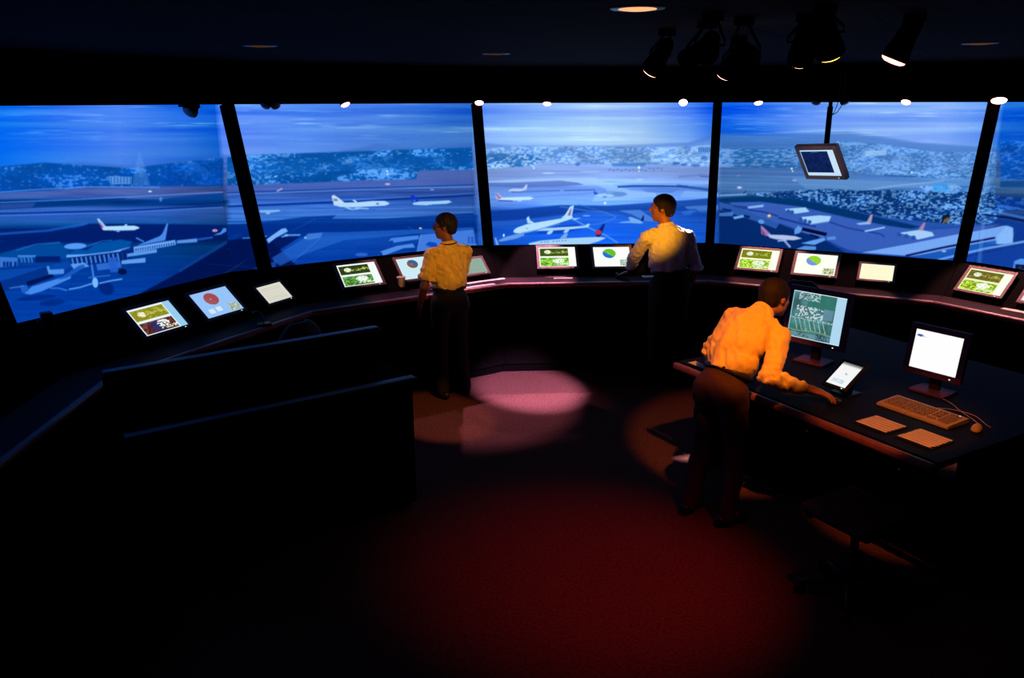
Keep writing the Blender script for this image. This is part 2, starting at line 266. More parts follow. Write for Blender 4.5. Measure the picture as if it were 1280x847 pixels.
    poly([(641.6,289),(643,286.5),(647.5,283.8),(658.8,280),(670,278),(702.5,272.8),(707.5,266.3),(713,257.5),(717.5,256.6),(715,269),(716.2,272.8),(706,276.2),(692.5,280.6),(675,286),(660,290.4),(650,291.6),(643,291)], (212,222,255), 1, .35)
    line([(652,291),(672,287.5),(700,279.5)], 1.6, (120,150,235), .7, .5); poly([(709.5,269),(713.5,260.5),(714.5,261),(713,269.5)], (160,90,150), .8, .3)
    poly([(669.4,288.6),(680,285),(731,282.2),(735,279.2),(737.5,280),(735.6,284),(712.5,286.6),(687.5,288.2)], (198,212,255), 1, .35)
    poly([(715.6,272.6),(727.5,272),(717.5,275)], (190,208,255), .95, .3); poly([(701,272.5),(704.5,269.5),(706,272.6)], (200,215,255), .9, .3)
    ell(687.5, 290.2, 4.2, 2.1, (200,215,255), 1, -.5, .4); ell(708, 288.6, 4, 1.8, (190,208,255), 1, -.5, .4); ell(658.5,285.4,1.2,.6,(120,120,170),.8,0,.3)
    poly([(622,300.6),(632,296),(648,291.5),(655.5,291),(655,294.4),(646,298),(626,302)], (132,162,240), .95, .6); poly([(618,297),(620,297),(624,306),(620,306)], (150,180,245), .9, .4); ell(629.7,294,1.1,2,(250,250,255),1,0,.3)
    poly([(661,304),(676,300.5),(712.5,297.4),(749,295.8),(758,297.2),(748,301.6),(737.5,304.5),(737,310),(661,310)], (196,210,250), 1, .4); poly([(699,298.6),(705,292.3),(710,290.4),(708,297.5)], (150,180,240), .95, .4)
    for x in (676,680.5,684,691,695,698,702,706): line([(x, 302.6-(x-676)*.07), (x+1.8, 302.4-(x-676)*.07)], 1.3, (90,110,190), .75, .25)
    poly([(744,292),(749,286),(754,280),(756.5,279.6),(753,290),(750,296),(746,296)], (20,44,130), .95, .5); ell(748, 290.2, 4, 3, (225,60,90), 1, 0, .4)
    poly([(773,278.6),(777,277),(788,276),(785,271.6),(789,271),(802,276),(804,279),(800,279.4),(786,278.4)], (150,180,245), .95, .4); poly([(800.5,276),(804,269),(805,269),(804.6,276)], (10,40,120), .95, .3)
    # ---- fourth screen
    poly([(900,168),(960,170),(1060,167),(1130,178),(1240,184),(1240,196),(900,196)], (84,126,206), .5, 2.5)
    town([(899,186),(960,186),(1040,184),(1075,184),(1075,214),(1000,210),(899,209)], (24,100,180), (130,158,226), 6, .50, .72, 41, flat=.35)
    town([(1046,176),(1100,180),(1170,190),(1245,190),(1245,222),(1180,224),(1050,216)], (64,118,200), (146,174,240), 4, .48, .72, 43, flat=.4)
    poly([(1082,188),(1108,188),(1108,194),(1082,195)], (180,198,250), .7, .7)
    line([(1100,214),(1180,219),(1240,220)], 1.3, (170,190,245), .8, .4); line([(1105,219),(1170,221.5)], 2, (20,84,150), .8, .5)
    poly([(899,209),(1000,210),(1110,219),(1170,226),(1120,230),(1060,238),(1000,242),(899,240)], (80,118,190), .45, 1.5)
    poly([(990,222),(1100,226),(1180,230),(1140,233),(1060,240),(1010,238)], (122,152,214), .55, 2.5)
    line([(1060,241),(1120,232),(1180,226)], 1.4, (170,176,236), .7, .5)
    for yy in (213,219,228,236): line([(899,yy),(1000,yy+2),(1060,yy+5)], 1, (150,175,235), .3, .7)
    town([(938,242),(990,238),(1030,236),(1075,238),(1110,237),(1170,239),(1244,240),(1256,262),(1240,280),(1190,280),(1150,276),(1110,272),(1060,262),(1010,254),(960,247)], (8,62,140), (132,166,224), 3.6, .50, .97, 45)
    town([(1120,212),(1244,214),(1244,222),(1150,222)], (24,84,160), (130,165,232), 4, .5, .6, 57, flat=.4)
    town([(1150,232),(1244,232),(1244,240),(1150,240)], (60,110,200), (150,178,240), 5, .5, .7, 47, flat=.4)
    poly([(1166,228),(1184,229),(1184,239),(1166,239)], (60,160,240), .6, 1.2); poly([(1184,230),(1196,230),(1196,237),(1184,237)], (150,190,250), .4, 1)
    town([(1250,176),(1360,176),(1600,176),(1600,226),(1360,226),(1250,224)], (0,76,186), (58,116,216), 5, .56, .9, 51)
    town([(1244,244),(1290,248),(1600,250),(1600,262),(1290,262),(1244,262)], (10,62,160), (60,118,214), 5, .56, .85, 53)
    poly([(1250,226),(1600,226),(1600,234),(1250,234)], (0,62,140), .7, 1.2)
    poly([(899,248),(940,245.5),(990,247),(1040,257),(1066,264),(1100,272),(1150,283),(1140,286),(1110,285),(1066,276),(1010,262),(960,253),(899,252)], (0,58,118), .9, 1.2)
    poly([(912,253),(950,252),(1000,258),(1060,272),(1110,282),(1150,288),(1210,284),(1250,280),(1200,300),(1080,316),(1060,312),(1034,300),(985,282),(920,262)], (76,106,196), .92, .9)
    poly([(899,256),(920,258),(950,270),(985,284),(1034,302),(1058,316),(899,312)], (4,48,118), .9, 1.2)
    poly([(899,253),(925,258),(950,269),(975,278),(970,286),(950,278),(925,270),(899,262)], (66,106,190), .85, 1)
    poly([(903,260),(915,262),(913,265),(903,263)], (10,34,110), .8, .5); poly([(930,268),(938,270),(936,273),(930,271)], (10,30,100), .8, .5)
    line([(935,262),(955,265),(973,270)], 2, (34,62,150), .85, .5); line([(973,272),(1000,279),(1020,283)], 2.4, (34,62,150), .85, .5); line([(1036,277),(1060,285),(1100,292),(1106,296)], 2, (44,66,156), .8, .6)
    poly([(915,256),(935,258),(933,262),(916,258)], (36,66,150), .8, .5); poly([(934,258),(955,255.5),(954,258.6),(936,260.5)], (170,190,245), .95, .4)
    poly([(899,266),(917,265),(916,270),(899,270)], (100,140,215), .8, .7); poly([(916,271),(929,268.4),(930,271.5),(918,274)], (150,180,240), .9, .5)
    poly([(981,261),(1007,259),(1012,264.5),(994,267),(984,264.5)], (190,206,250), 1, .4); poly([(1002,271),(1024,269),(1039,270),(1036,277.5),(1014,281),(1004,276)], (196,210,252), 1, .4)
    for x, y in ((985.5,264),(990,265),(1001,274.5),(1006.5,276),(1012,277.5)): ell(x, y, 2.4, 2.6, (50,90,175), .95, 0, .4)
    line([(1014,280.5),(1036,277)], 1, (70,90,180), .8, .3)
    poly([(1003,284),(1034,291),(1032,295),(1002,288)], (0,10,60), .95, .5); poly([(1012,291),(1024,295),(1023,298),(1012,294)], (0,16,70), .9, .5); line([(1002,289),(1030,296)], 1.3, (120,140,220), .8)
    ell(951.5, 277, 4, 2.8, (120,160,235), .95, .2, .5); poly([(993,287),(998,282),(1003,285),(1000,291),(993,293)], (120,165,240), .95, .5); poly([(1034,296),(1044,295),(1045,299),(1034,300)], (120,160,240), .8, .6)
    poly([(951,281.5),(953.5,283),(964,293),(958,295),(951.6,292)], (190,130,190), 1, .4); poly([(952,286),(958,294),(953,292)], (150,50,110), .8, .4)
    poly([(959,293),(980,293.6),(994,295),(1003,298),(992,300.2),(970,299),(962,297)], (208,196,236), 1, .4); line([(979,299),(988,309)], 2.6, (190,185,235), .9, .4); line([(972,301),(984,299.6)], 2.2, (190,190,240), .9, .4)
    poly([(1001,304),(1016,300),(1030,297),(1032,300),(1018,306)], (130,170,245), .95, .6); poly([(995,311),(1006,307),(1020,308),(1020,312),(996,313)], (120,160,235), .9, .6)
    ell(961.5, 269.6, 2.6, 2.2, (250,170,130), .9, 0, .6); ell(961.5, 269.5, 1, 1, (255,240,210), 1, 0, .2)
    ell(924.5, 234.3, 3.6, 1.6, (190,170,235), .95); ell(924,234.3,1.6,.8,(255,220,240),1,0,.2); poly([(899,243),(920,242),(934,241.5),(933,244),(915,245),(899,245.5)], (130,168,230), .85, .6); line([(929,242),(933,238.5)], 1.6, (30,60,140), .8)
    ell(989.6,210.6,1.2,1.4,(255,240,235),1,0,.3); ell(990.8,213.8,1,1,(255,230,220),1,0,.3); ell(993,225.5,3,1.2,(190,160,205),.9); ell(1139.8,215.4,1.1,1.1,(255,255,255),1,0,.3); ell(923,219.5,2.4,.8,(140,140,215),.8)
    poly([(1082,279.6),(1088,268.5),(1091,267.4),(1090,274),(1088.5,280)], (214,160,200), .95, .4); poly([(1070,279),(1084,277),(1088,280),(1074,281)], (180,196,245), .9, .4)
    poly([(1080,288),(1106,283),(1106,285),(1082,290)], (180,198,250), .95, .4)
    poly([(1123,291),(1150,287),(1165,290),(1168,294.6),(1147,299.4),(1140,295)], (192,206,250), 1, .5)
    for x, y in ((1124,293),(1133,295),(1142,297)): ell(x, y, 2.8, 2.8, (50,90,180), .95, 0, .4)
    poly([(1147.5,287.8),(1154,278.4),(1157,277.8),(1154,287.8)], (210,140,180), .95, .4)
    poly([(1176,279),(1178,270),(1186,266),(1188,270),(1184,277)], (14,28,70), .95, .5); poly([(1178,279),(1180,274),(1186,271),(1186,277)], (170,120,60), .8, .5)
    poly([(1077,315.6),(1140,304),(1200,292),(1230,287),(1259,281),(1265,284.7),(1265,304),(1247,305),(1230,303),(1180,314),(1140,320)], (144,172,246), 1, .6)
    poly([(1259,281),(1267,285),(1266,304),(1247,305),(1246,296)], (160,188,250), 1, .6)
    line([(1132,319.6),(1180,309),(1244,297)], 2.6, (20,34,110), .95, .4); poly([(1140,321),(1190,310),(1245,300),(1245,306),(1190,320),(1172,324)], (40,100,196), .9, .7)
    line([(1172,325),(1200,318),(1230,311),(1290,300),(1360,290)], 3, (130,165,244), .95, .6); poly([(1180,330),(1195,321),(1280,304),(1360,292),(1360,330),(1280,346),(1180,338)], (26,76,178), .8, 1.2)
    line([(1190,324),(1290,304)], 1.4, (30,60,150), .8)
    poly([(1225,270),(1280,280),(1360,290),(1360,300),(1268,300),(1266,284),(1245,279)], (16,66,164), .75, 1)
    line([(1235,262),(1260,268),(1300,276)], 3, (90,140,225), .7, .8); line([(1228,268),(1262,272),(1290,278)], 2.4, (0,24,100), .9, .6); line([(1250,256),(1300,266)], 1.6, (70,120,210), .8)
    poly([(1266,336),(1268,326),(1276,323),(1300,325),(1300,340),(1268,338)], (110,160,240), .95, .6); poly([(1269,330),(1283,331),(1283,337),(1269,336)], (10,20,80), .95, .4); ell(1275,334,2,1,(120,100,70),.7)
    ell(1180, 313.8, 3, 1.2, (220,190,220), .95, 0, .4)
    # projector overlap at the edges of the pictures
    for xa, ya, xb, yb, w, a in ((1226,340,1246,128,5,.25),):
        line([(xa-3, ya), (xb-3, yb)], w, (150,185,250), a, .6)
    for _ in range(1):
        q = np.pad(img, ((1, 1), (1, 1), (0, 0)), mode='edge'); img[:] = (q[:-2, 1:-1]+q[2:, 1:-1]+q[1:-1, :-2]+q[1:-1, 2:]+2*img)/6
    img[..., 0] *= .90; img[..., 1] *= 1.03
    gm = (1+.16*np.clip((Y-215)/45, 0, 1))[..., None]; img[:] = 255*np.clip(img/255, 0, 1)**gm
    img += (rng.rand(CH, CW, 1)-.5)*9
    return np.clip(img, 0, 255)/255.
# ---------------------------------------------------------------- helpers
def s2l(c): return tuple(((v/255.)/12.92 if v/255. <= .04045 else ((v/255.+.055)/1.055)**2.4) for v in c)
def mat(name, base, rough=.6, var=.15, scale=30., bump=0., bscale=None, spec=.3, metal=0., stretch=(1, 1, 1), coat=0., sheen=0.):
    m = bpy.data.materials.new(name); m.use_nodes = True; nt = m.node_tree; b = nt.nodes['Principled BSDF']
    tc = nt.nodes.new('ShaderNodeTexCoord'); mp = nt.nodes.new('ShaderNodeMapping'); mp.inputs['Scale'].default_value = stretch
    nt.links.new(tc.outputs['Object'], mp.inputs[0])
    n = nt.nodes.new('ShaderNodeTexNoise'); n.inputs['Scale'].default_value = scale; n.inputs['Detail'].default_value = 4
    nt.links.new(mp.outputs[0], n.inputs['Vector'])
    r = nt.nodes.new('ShaderNodeValToRGB'); r.color_ramp.elements[0].position = .3; r.color_ramp.elements[1].position = .7
    r.color_ramp.elements[0].color = tuple(c*(1-var) for c in base)+(1,); r.color_ramp.elements[1].color = tuple(min(1, c*(1+var)) for c in base)+(1,)
    nt.links.new(n.outputs[0], r.inputs[0]); nt.links.new(r.outputs[0], b.inputs['Base Color'])
    b.inputs['Roughness'].default_value = rough; b.inputs['Specular IOR Level'].default_value = spec; b.inputs['Metallic'].default_value = metal
    if sheen: b.inputs['Sheen Weight'].default_value = sheen
    if bump:
        n2 = nt.nodes.new('ShaderNodeTexNoise'); n2.inputs['Scale'].default_value = bscale or scale; n2.inputs['Detail'].default_value = 3
        nt.links.new(mp.outputs[0], n2.inputs['Vector'])
        bp = nt.nodes.new('ShaderNodeBump'); bp.inputs['Strength'].default_value = 1; bp.inputs['Distance'].default_value = bump
        nt.links.new(n2.outputs[0], bp.inputs['Height']); nt.links.new(bp.outputs[0], b.inputs['Normal'])
    return m
def emat(name, colr, strength):
    m = bpy.data.materials.new(name); m.use_nodes = True; nt = m.node_tree; nt.nodes.clear()
    e = nt.nodes.new('ShaderNodeEmission'); e.inputs[0].default_value = tuple(colr)+(1,); e.inputs[1].default_value = strength
    o = nt.nodes.new('ShaderNodeOutputMaterial'); nt.links.new(e.outputs[0], o.inputs[0]); return m
def picmat(name, strength=1.):
    m = bpy.data.materials.new(name); m.use_nodes = True; nt = m.node_tree; nt.nodes.clear()
    a = nt.nodes.new('ShaderNodeVertexColor'); a.layer_name = 'picture'
    e = nt.nodes.new('ShaderNodeEmission'); e.inputs[1].default_value = strength
    o = nt.nodes.new('ShaderNodeOutputMaterial'); nt.links.new(a.outputs[0], e.inputs[0]); nt.links.new(e.outputs[0], o.inputs[0]); return m
M = {}
M['black'] = mat('matte_black_paint', (.0025, .0025, .003), .95, .2, spec=.0)
M['console'] = mat('console_laminate', (.0035, .003, .0035), .9, .2, 12, spec=.02)
M['desk'] = mat('dark_desk_laminate', (.014, .006, .010), .6, .2, 14, spec=.05)
M['edge'] = mat('desk_edge_band', (.16, .055, .06), .4, .15, 20, spec=.3)
M['deskblue'] = mat('desk_top_laminate', (.004, .005, .016), .7, .2, 8, spec=.08)
M['bezel'] = mat('grey_monitor_plastic', (.14, .085, .085), .55, .08, 40, spec=.25)
M['bezel_d'] = mat('dark_monitor_plastic', (.09, .035, .11), .5, .1, 40, spec=.2)
M['plastic'] = mat('black_plastic', (.012, .012, .013), .4, .1, 40, spec=.35)
M['beige'] = mat('beige_computer_plastic', (.42, .34, .22), .55, .08, 40)
M['key'] = mat('keycap_plastic', (.26, .20, .13), .55, .1, 60)
M['metal'] = mat('dark_metal', (.05, .05, .055), .35, .1, 40, metal=.8)
M['chrome'] = mat('brushed_metal', (.45, .44, .43), .3, .1, 40, metal=1)
M['paper'] = mat('white_paper', (.72, .68, .66), .8, .05, 20)
M['paper2'] = mat('strip_paper', (.66, .60, .56), .8, .05, 20)
M['cup'] = mat('paper_cup', (.55, .45, .42), .6, .08, 30)
M['skin'] = mat('skin', (.20, .075, .055), .55, .12, 40, bump=.0006, bscale=200)
M['skin2'] = mat('tan_skin', (.34, .15, .09), .55, .12, 40, bump=.0006, bscale=200)
M['hair'] = mat('black_hair', (.006, .0035, .0035), .7, .4, 120, bump=.003, bscale=140, stretch=(1, 1, .25))
M['hair2'] = mat('dark_brown_hair', (.007, .003, .003), .75, .4, 120, bump=.003, bscale=140, stretch=(1, 1, .25))
M['shirt_y'] = mat('yellow_cotton', (.62, .44, .12), .85, .05, 9, bump=.03, bscale=11, stretch=(1.2, 1.2, .5), sheen=.1)
M['eye'] = mat('eye_white', (.22, .2, .2), .3, .05, 40)
M['shirt_b'] = mat('pale_blue_cotton', (.42, .42, .50), .85, .04, 9, bump=.03, bscale=12, stretch=(1.3, 1.3, .45), sheen=.1)
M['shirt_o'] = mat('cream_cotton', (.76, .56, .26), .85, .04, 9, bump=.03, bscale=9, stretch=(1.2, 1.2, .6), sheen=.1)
M['trouser_k'] = mat('black_trouser_wool', (.008, .007, .008), .85, .2, 40, bump=.006, bscale=10)
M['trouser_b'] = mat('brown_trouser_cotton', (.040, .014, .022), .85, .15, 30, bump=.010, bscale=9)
M['leather'] = mat('black_leather', (.012, .010, .010), .4, .2, 50)
M['lens_dark'] = mat('unlit_lamp_glass', (.05, .05, .06), .15, .1, 40, spec=.6)
M['fabric_k'] = mat('black_chair_fabric', (.03, .018, .02), .85, .2, 80)
def link(o, parent=None):
    col.objects.link(o)
    if parent is not None:
        o.parent = parent; o.matrix_parent_inverse = Matrix.Identity(4)
    return o
def meta(o, label=None, cat=None, group=None, kind=None):
    if label: o['label'] = label
    if cat: o['category'] = cat
    if group: o['group'] = group
    if kind: o['kind'] = kind
    return o
def thing(name, loc, label, cat, rot=None, group=None):
    o = bpy.data.objects.new(name, None); o.empty_display_size = .1
    mw = Matrix.Translation(Vector([float(v) for v in loc]))
    if rot is not None: mw = mw @ rot.to_4x4()
    o.matrix_world = mw; link(o); meta(o, label, cat, group); return o
def frame(x, y, z=None):
    x = Vector(x).normalized(); y = Vector(y); z = x.cross(y).normalized(); y = z.cross(x)
    return Matrix((x, y, z)).transposed()
def rz(a): return Matrix.Rotation(a, 3, 'Z')
def rx(a): return Matrix.Rotation(a, 3, 'X')
def ry(a): return Matrix.Rotation(a, 3, 'Y')
class MB:
    def __init__(s): s.bm = bmesh.new()
    def _tf(s, geo, R, c):
        mw = Matrix.Translation(Vector([float(v) for v in c])) @ (R.to_4x4() if R is not None else Matrix.Identity(4))
        bmesh.ops.transform(s.bm, matrix=mw, verts=geo)
    def box(s, c, size, R=None, bev=0., seg=2):
        g = bmesh.ops.create_cube(s.bm, size=1)['verts']
        bmesh.ops.scale(s.bm, vec=size, verts=g)
        if bev:
            ed = list({e for v in g for e in v.link_edges})
            r = bmesh.ops.bevel(s.bm, geom=ed, offset=bev, segments=seg, affect='EDGES', profile=.5)
            g = list({v for f in r['faces'] for v in f.verts} | {v for v in g if v.is_valid})
        s._tf(g, R, c); return s
    def cyl(s, c, r, h, R=None, r2=None, n=24, caps=True):
        g = bmesh.ops.create_cone(s.bm, cap_ends=caps, segments=n, radius1=r, radius2=r if r2 is None else r2, depth=h)['verts']
        s._tf(g, R, c); return s
    def sph(s, c, r, R=None, scale=(1, 1, 1), n=16):
        g = bmesh.ops.create_uvsphere(s.bm, u_segments=n, v_segments=max(6, n//2), radius=r)['verts']
        bmesh.ops.scale(s.bm, vec=scale, verts=g); s._tf(g, R, c); return s
    def lathe(s, prof, c=(0, 0, 0), R=None, n=28):
        vs = []
        for r, z in prof: vs.append([s.bm.verts.new((r*math.cos(2*math.pi*i/n), r*math.sin(2*math.pi*i/n), z)) for i in range(n)])
        for a, b in zip(vs[:-1], vs[1:]):
            for i in range(n): s.bm.faces.new((a[i], a[(i+1) % n], b[(i+1) % n], b[i]))
        if prof[0][0] > 1e-5: s.bm.faces.new(vs[0][::-1])
        if prof[-1][0] > 1e-5: s.bm.faces.new(vs[-1])
        s._tf([v for q in vs for v in q], R, c); return s
    def tube(s, pts, r, n=8, rr=None):
        pts = [Vector([float(a) for a in p]) for p in pts]; rings = []
        ref = Vector((0, 0, 1))
        for i, p in enumerate(pts):
            d = (pts[min(i+1, len(pts)-1)]-pts[max(i-1, 0)]).normalized()
            a = d.cross(ref if abs(d.dot(ref)) < .95 else Vector((1, 0, 0))).normalized(); b = d.cross(a)
            q = rr[i] if rr else r
            rings.append([s.bm.verts.new(p+a*math.cos(2*math.pi*k/n)*q+b*math.sin(2*math.pi*k/n)*q) for k in range(n)])
        for A, B in zip(rings[:-1], rings[1:]):
            for k in range(n): s.bm.faces.new((A[k], A[(k+1) % n], B[(k+1) % n], B[k]))
        s.bm.faces.new(rings[0][::-1]); s.bm.faces.new(rings[-1]); return s
    def prism(s, A, B):
        a = [s.bm.verts.new([float(v) for v in p]) for p in A]; b = [s.bm.verts.new([float(v) for v in p]) for p in B]; n = len(a)
        for i in range(n): s.bm.faces.new((a[i], a[(i+1) % n], b[(i+1) % n], b[i]))
        s.bm.faces.new(a[::-1]); s.bm.faces.new(b); return s
    def build(s, name, m, parent=None, smooth=False):
        bmesh.ops.recalc_face_normals(s.bm, faces=s.bm.faces)
        me = bpy.data.meshes.new(name); s.bm.to_mesh(me); s.bm.free()
        if smooth:
            for p in me.polygons: p.use_smooth = True
        me.materials.append(m); o = bpy.data.objects.new(name, me); link(o, parent); return o
def smooth_ctrl(pts, n=8):
    P = [Vector([float(a) for a in p]) for p in pts]; out = []
    for i in range(len(P)-1):
        p0, p1, p2, p3 = P[max(i-1, 0)], P[i], P[i+1], P[min(i+2, len(P)-1)]
        for k in range(n):
            t = k/n; out.append(.5*((2*p1)+(p2-p0)*t+(2*p0-5*p1+4*p2-p3)*t*t+(3*p1-p0-3*p2+p3)*t**3))
    out.append(P[-1]); return out
def picture_mesh(name, P, C, m, parent=None):
    """P (ny,nx,3) points, C (ny,nx,3) display colours 0..1 -> emissive picture surface"""
    ny, nx = P.shape[:2]; me = bpy.data.meshes.new(name)
    nv = nx*ny; idx = np.arange(nv).reshape(ny, nx)
    q = np.stack([idx[:-1, :-1], idx[:-1, 1:], idx[1:, 1:], idx[1:, :-1]], -1).reshape(-1, 4)
    me.vertices.add(nv); me.vertices.foreach_set('co', P.reshape(-1).astype(np.float32))
    me.loops.add(q.size); me.loops.foreach_set('vertex_index', q.reshape(-1).astype(np.int32))
    me.polygons.add(len(q)); me.polygons.foreach_set('loop_start', (np.arange(len(q))*4).astype(np.int32))
    me.update(calc_edges=True)
    a = me.color_attributes.new('picture', 'FLOAT_COLOR', 'POINT')
    lin = np.where(C <= .04045, C/12.92, ((C+.055)/1.055)**2.4)
    a.data.foreach_set('color', np.concatenate([lin, np.ones(lin.shape[:2]+(1,))], -1).reshape(-1).astype(np.float32))
    me.materials.append(m); o = bpy.data.objects.new(name, me); link(o, parent); return o
# ---------------------------------------------------------------- the twelve sided room
PH = -.315; ST = math.radians(30)
def az(i): return PH+(i-2.5)*ST
def pv(i, r, z): a = az(i); return np.array([r*math.sin(a), r*math.cos(a), z])
def ring(prof, i0, i1, name, m, kind=None, parent=None):
    """sweep a closed (r, z) profile over the polygon corners i0..i1"""
    b = MB(); rows = [[b.bm.verts.new(pv(i, r, z)) for r, z in prof] for i in range(i0, i1+1)]
    n = len(prof); full = (i1-i0 == 12)
    if full: rows[-1] = rows[0]
    for A, B in zip(rows[:-1], rows[1:]):
        for k in range(n): b.bm.faces.new((A[k], A[(k+1) % n], B[(k+1) % n], B[k]))
    if not full: b.bm.faces.new(rows[0][::-1]); b.bm.faces.new(rows[-1])
    o = b.build(name, m, parent)
    if kind: o['kind'] = kind
    return o
ZC = 3.13
# carpet
mc = bpy.data.materials.new('carpet'); mc.use_nodes = True; nt = mc.node_tree; b_ = nt.nodes['Principled BSDF']
tc = nt.nodes.new('ShaderNodeTexCoord'); n1 = nt.nodes.new('ShaderNodeTexNoise'); n1.inputs['Scale'].default_value = 55; n1.inputs['Detail'].default_value = 6; n1.inputs['Roughness'].default_value = .8
n2 = nt.nodes.new('ShaderNodeTexVoronoi'); n2.inputs['Scale'].default_value = 70
nt.links.new(tc.outputs['Object'], n1.inputs['Vector']); nt.links.new(tc.outputs['Object'], n2.inputs['Vector'])
r_ = nt.nodes.new('ShaderNodeValToRGB'); r_.color_ramp.elements[0].position = .35; r_.color_ramp.elements[1].position = .68
r_.color_ramp.elements[0].color = (.045, .020, .018, 1); r_.color_ramp.elements[1].color = (.15, .07, .062, 1)
nt.links.new(n1.outputs[0], r_.inputs[0]); nt.links.new(r_.outputs[0], b_.inputs['Base Color']); b_.inputs['Roughness'].default_value = .95; b_.inputs['Specular IOR Level'].default_value = .05
bp = nt.nodes.new('ShaderNodeBump'); bp.inputs['Distance'].default_value = .004; nt.links.new(n2.outputs[0], bp.inputs['Height']); nt.links.new(bp.outputs[0], b_.inputs['Normal'])
# ceiling tiles
mt = bpy.data.materials.new('ceiling_tiles'); mt.use_nodes = True; nt = mt.node_tree; b_ = nt.nodes['Principled BSDF']
tc = nt.nodes.new('ShaderNodeTexCoord'); mp = nt.nodes.new('ShaderNodeMapping'); mp.inputs['Rotation'].default_value = (0, 0, .25)
bk = nt.nodes.new('ShaderNodeTexBrick'); bk.offset = 0; bk.inputs['Scale'].default_value = 1; bk.inputs['Brick Width'].default_value = .61; bk.inputs['Row Height'].default_value = .61
bk.inputs['Mortar Size'].default_value = .012; bk.inputs['Color1'].default_value = (.010, .010, .012, 1); bk.inputs['Color2'].default_value = (.013, .013, .015, 1); bk.inputs['Mortar'].default_value = (.002, .002, .003, 1)
nt.links.new(tc.outputs['Object'], mp.inputs[0]); nt.links.new(mp.outputs[0], bk.inputs['Vector']); nt.links.new(bk.outputs[0], b_.inputs['Base Color'])
b_.inputs['Roughness'].default_value = .9; b_.inputs['Specular IOR Level'].default_value = .02
def disc(z0, z1, r, name, m):
    b = MB(); b.prism([pv(i, r, z0) for i in range(12)], [pv(i, r, z1) for i in range(12)]); o = b.build(name, m); o['kind'] = 'structure'; return o
disc(-.1, 0, 6.1, 'floor', mc); disc(ZC, ZC+.1, 6.1, 'ceiling', mt)
RW0, RW1 = 5.95, 6.08
for nm, i0, i1 in (('wall_front', 1, 4), ('wall_right', 4, 7), ('wall_back', 7, 10), ('wall_left', 10, 13)):
    ring([(RW0, 0), (RW0, ZC), (RW1, ZC), (RW1, 0)], i0, i1, nm, M['black'], 'structure')
ring([(5.06, 2.758), (5.06, ZC), (5.30, ZC), (5.30, 2.758)], 0, 12, 'trim_1', M['black'], 'structure')           # header over the windows
ring([(4.69, 1.19), (4.69, 1.235), (5.9, 1.12), (5.9, 0), (5.83, 0), (5.83, 1.08)], 0, 12, 'trim_2', M['black'], 'structure')   # sill behind the consoles
k = 3
for i in range(-2, 7):                                             # slanted window posts
    a = az(i); t = Vector((math.cos(a), -math.sin(a), 0)); p0 = Vector(pv(i, 4.69, 1.19)); p1 = Vector(pv(i, 5.115, 2.76))
    R = frame(t, (p1-p0).normalized()); L = (p1-p0).length
    b = MB(); b.box((p0+p1)/2, (.095, L, .11), R, .006); o = b.build('trim_%d' % k, M['black']); o['kind'] = 'structure'; k += 1
# ---------------------------------------------------------------- projection screens
PIC = paint_airport()
def sample(x, y):
    fx = np.clip((x-CX0)*SC-.5, 0, CW-1.01); fy = np.clip((y-CY0)*SC-.5, 0, CH-1.01)
    ix = fx.astype(int); iy = fy.astype(int); ax = (fx-ix)[..., None]; ay = (fy-iy)[..., None]
    return (PIC[iy, ix]*(1-ax)+PIC[iy, ix+1]*ax)*(1-ay)+(PIC[iy+1, ix]*(1-ax)+PIC[iy+1, ix+1]*ax)*ay
MPIC = picmat('projected_airport_view', 1.0)
RS = 5.345
slabel = {-1: 'sliver of projection screen at the far left edge, left of the first post',
          0: 'leftmost large projection screen showing the round airport terminal and one taxiing airliner',
          1: 'projection screen showing two white airliners on the runway, behind the man in yellow shirt',
          2: 'brightest projection screen, showing the four engined airliner, left of the middle post',
          3: 'projection screen behind the hanging monitor, showing the car park and terminal roofs',
          4: 'rightmost narrow projection screen showing the end of the long white hangar'}
for i in range(-1, 5):
    nx, ny = {0: (560, 330), 1: (480, 300), 2: (450, 300), 3: (480, 300), 4: (260, 260), -1: (160, 160)}[i]
    A0, A1 = pv(i, RS, 0), pv(i+1, RS, 0); e = (A1-A0)/np.linalg.norm(A1-A0)*.0008; A0 = A0+e; A1 = A1-e
    z0, z1 = 1.15, 3.02
    s = np.linspace(0, 1, nx)[None, :, None]; zz = np.linspace(z0, z1, ny)[:, None, None]
    P = A0[None, None]*(1-s)+A1[None, None]*s+np.zeros((ny, 1, 1)); P = P.copy(); P[..., 2] = zz[..., 0]
    d = P-CAM; dz = d@FW; x = 640+F_PX*(d@RT)/dz; y = 423.5-F_PX*(d@UP)/dz
    if i == -1: x = np.clip(x, -300, 5000)+0*x; y = np.clip(y, 0, 460)
    C = sample(x, y)
    t = thing('projection_screen', ((A0+A1)/2*[1, 1, 0]+[0, 0, z0]), slabel[i], 'screen')
    org = np.array(t.location)
    picture_mesh('projected_picture', P-org, C, MPIC, t)
    n = np.array([math.sin(az(i)+ST/2), math.cos(az(i)+ST/2), 0])
    b = MB(); q = [A0+n*.004, A1+n*.004, A1+n*.05, A0+n*.05]; b.prism([v*[1, 1, 0]+[0, 0, z0]-org for v in q], [v*[1, 1, 0]+[0, 0, z1]-org for v in q]); b.build('screen_backing', M['black'], t)
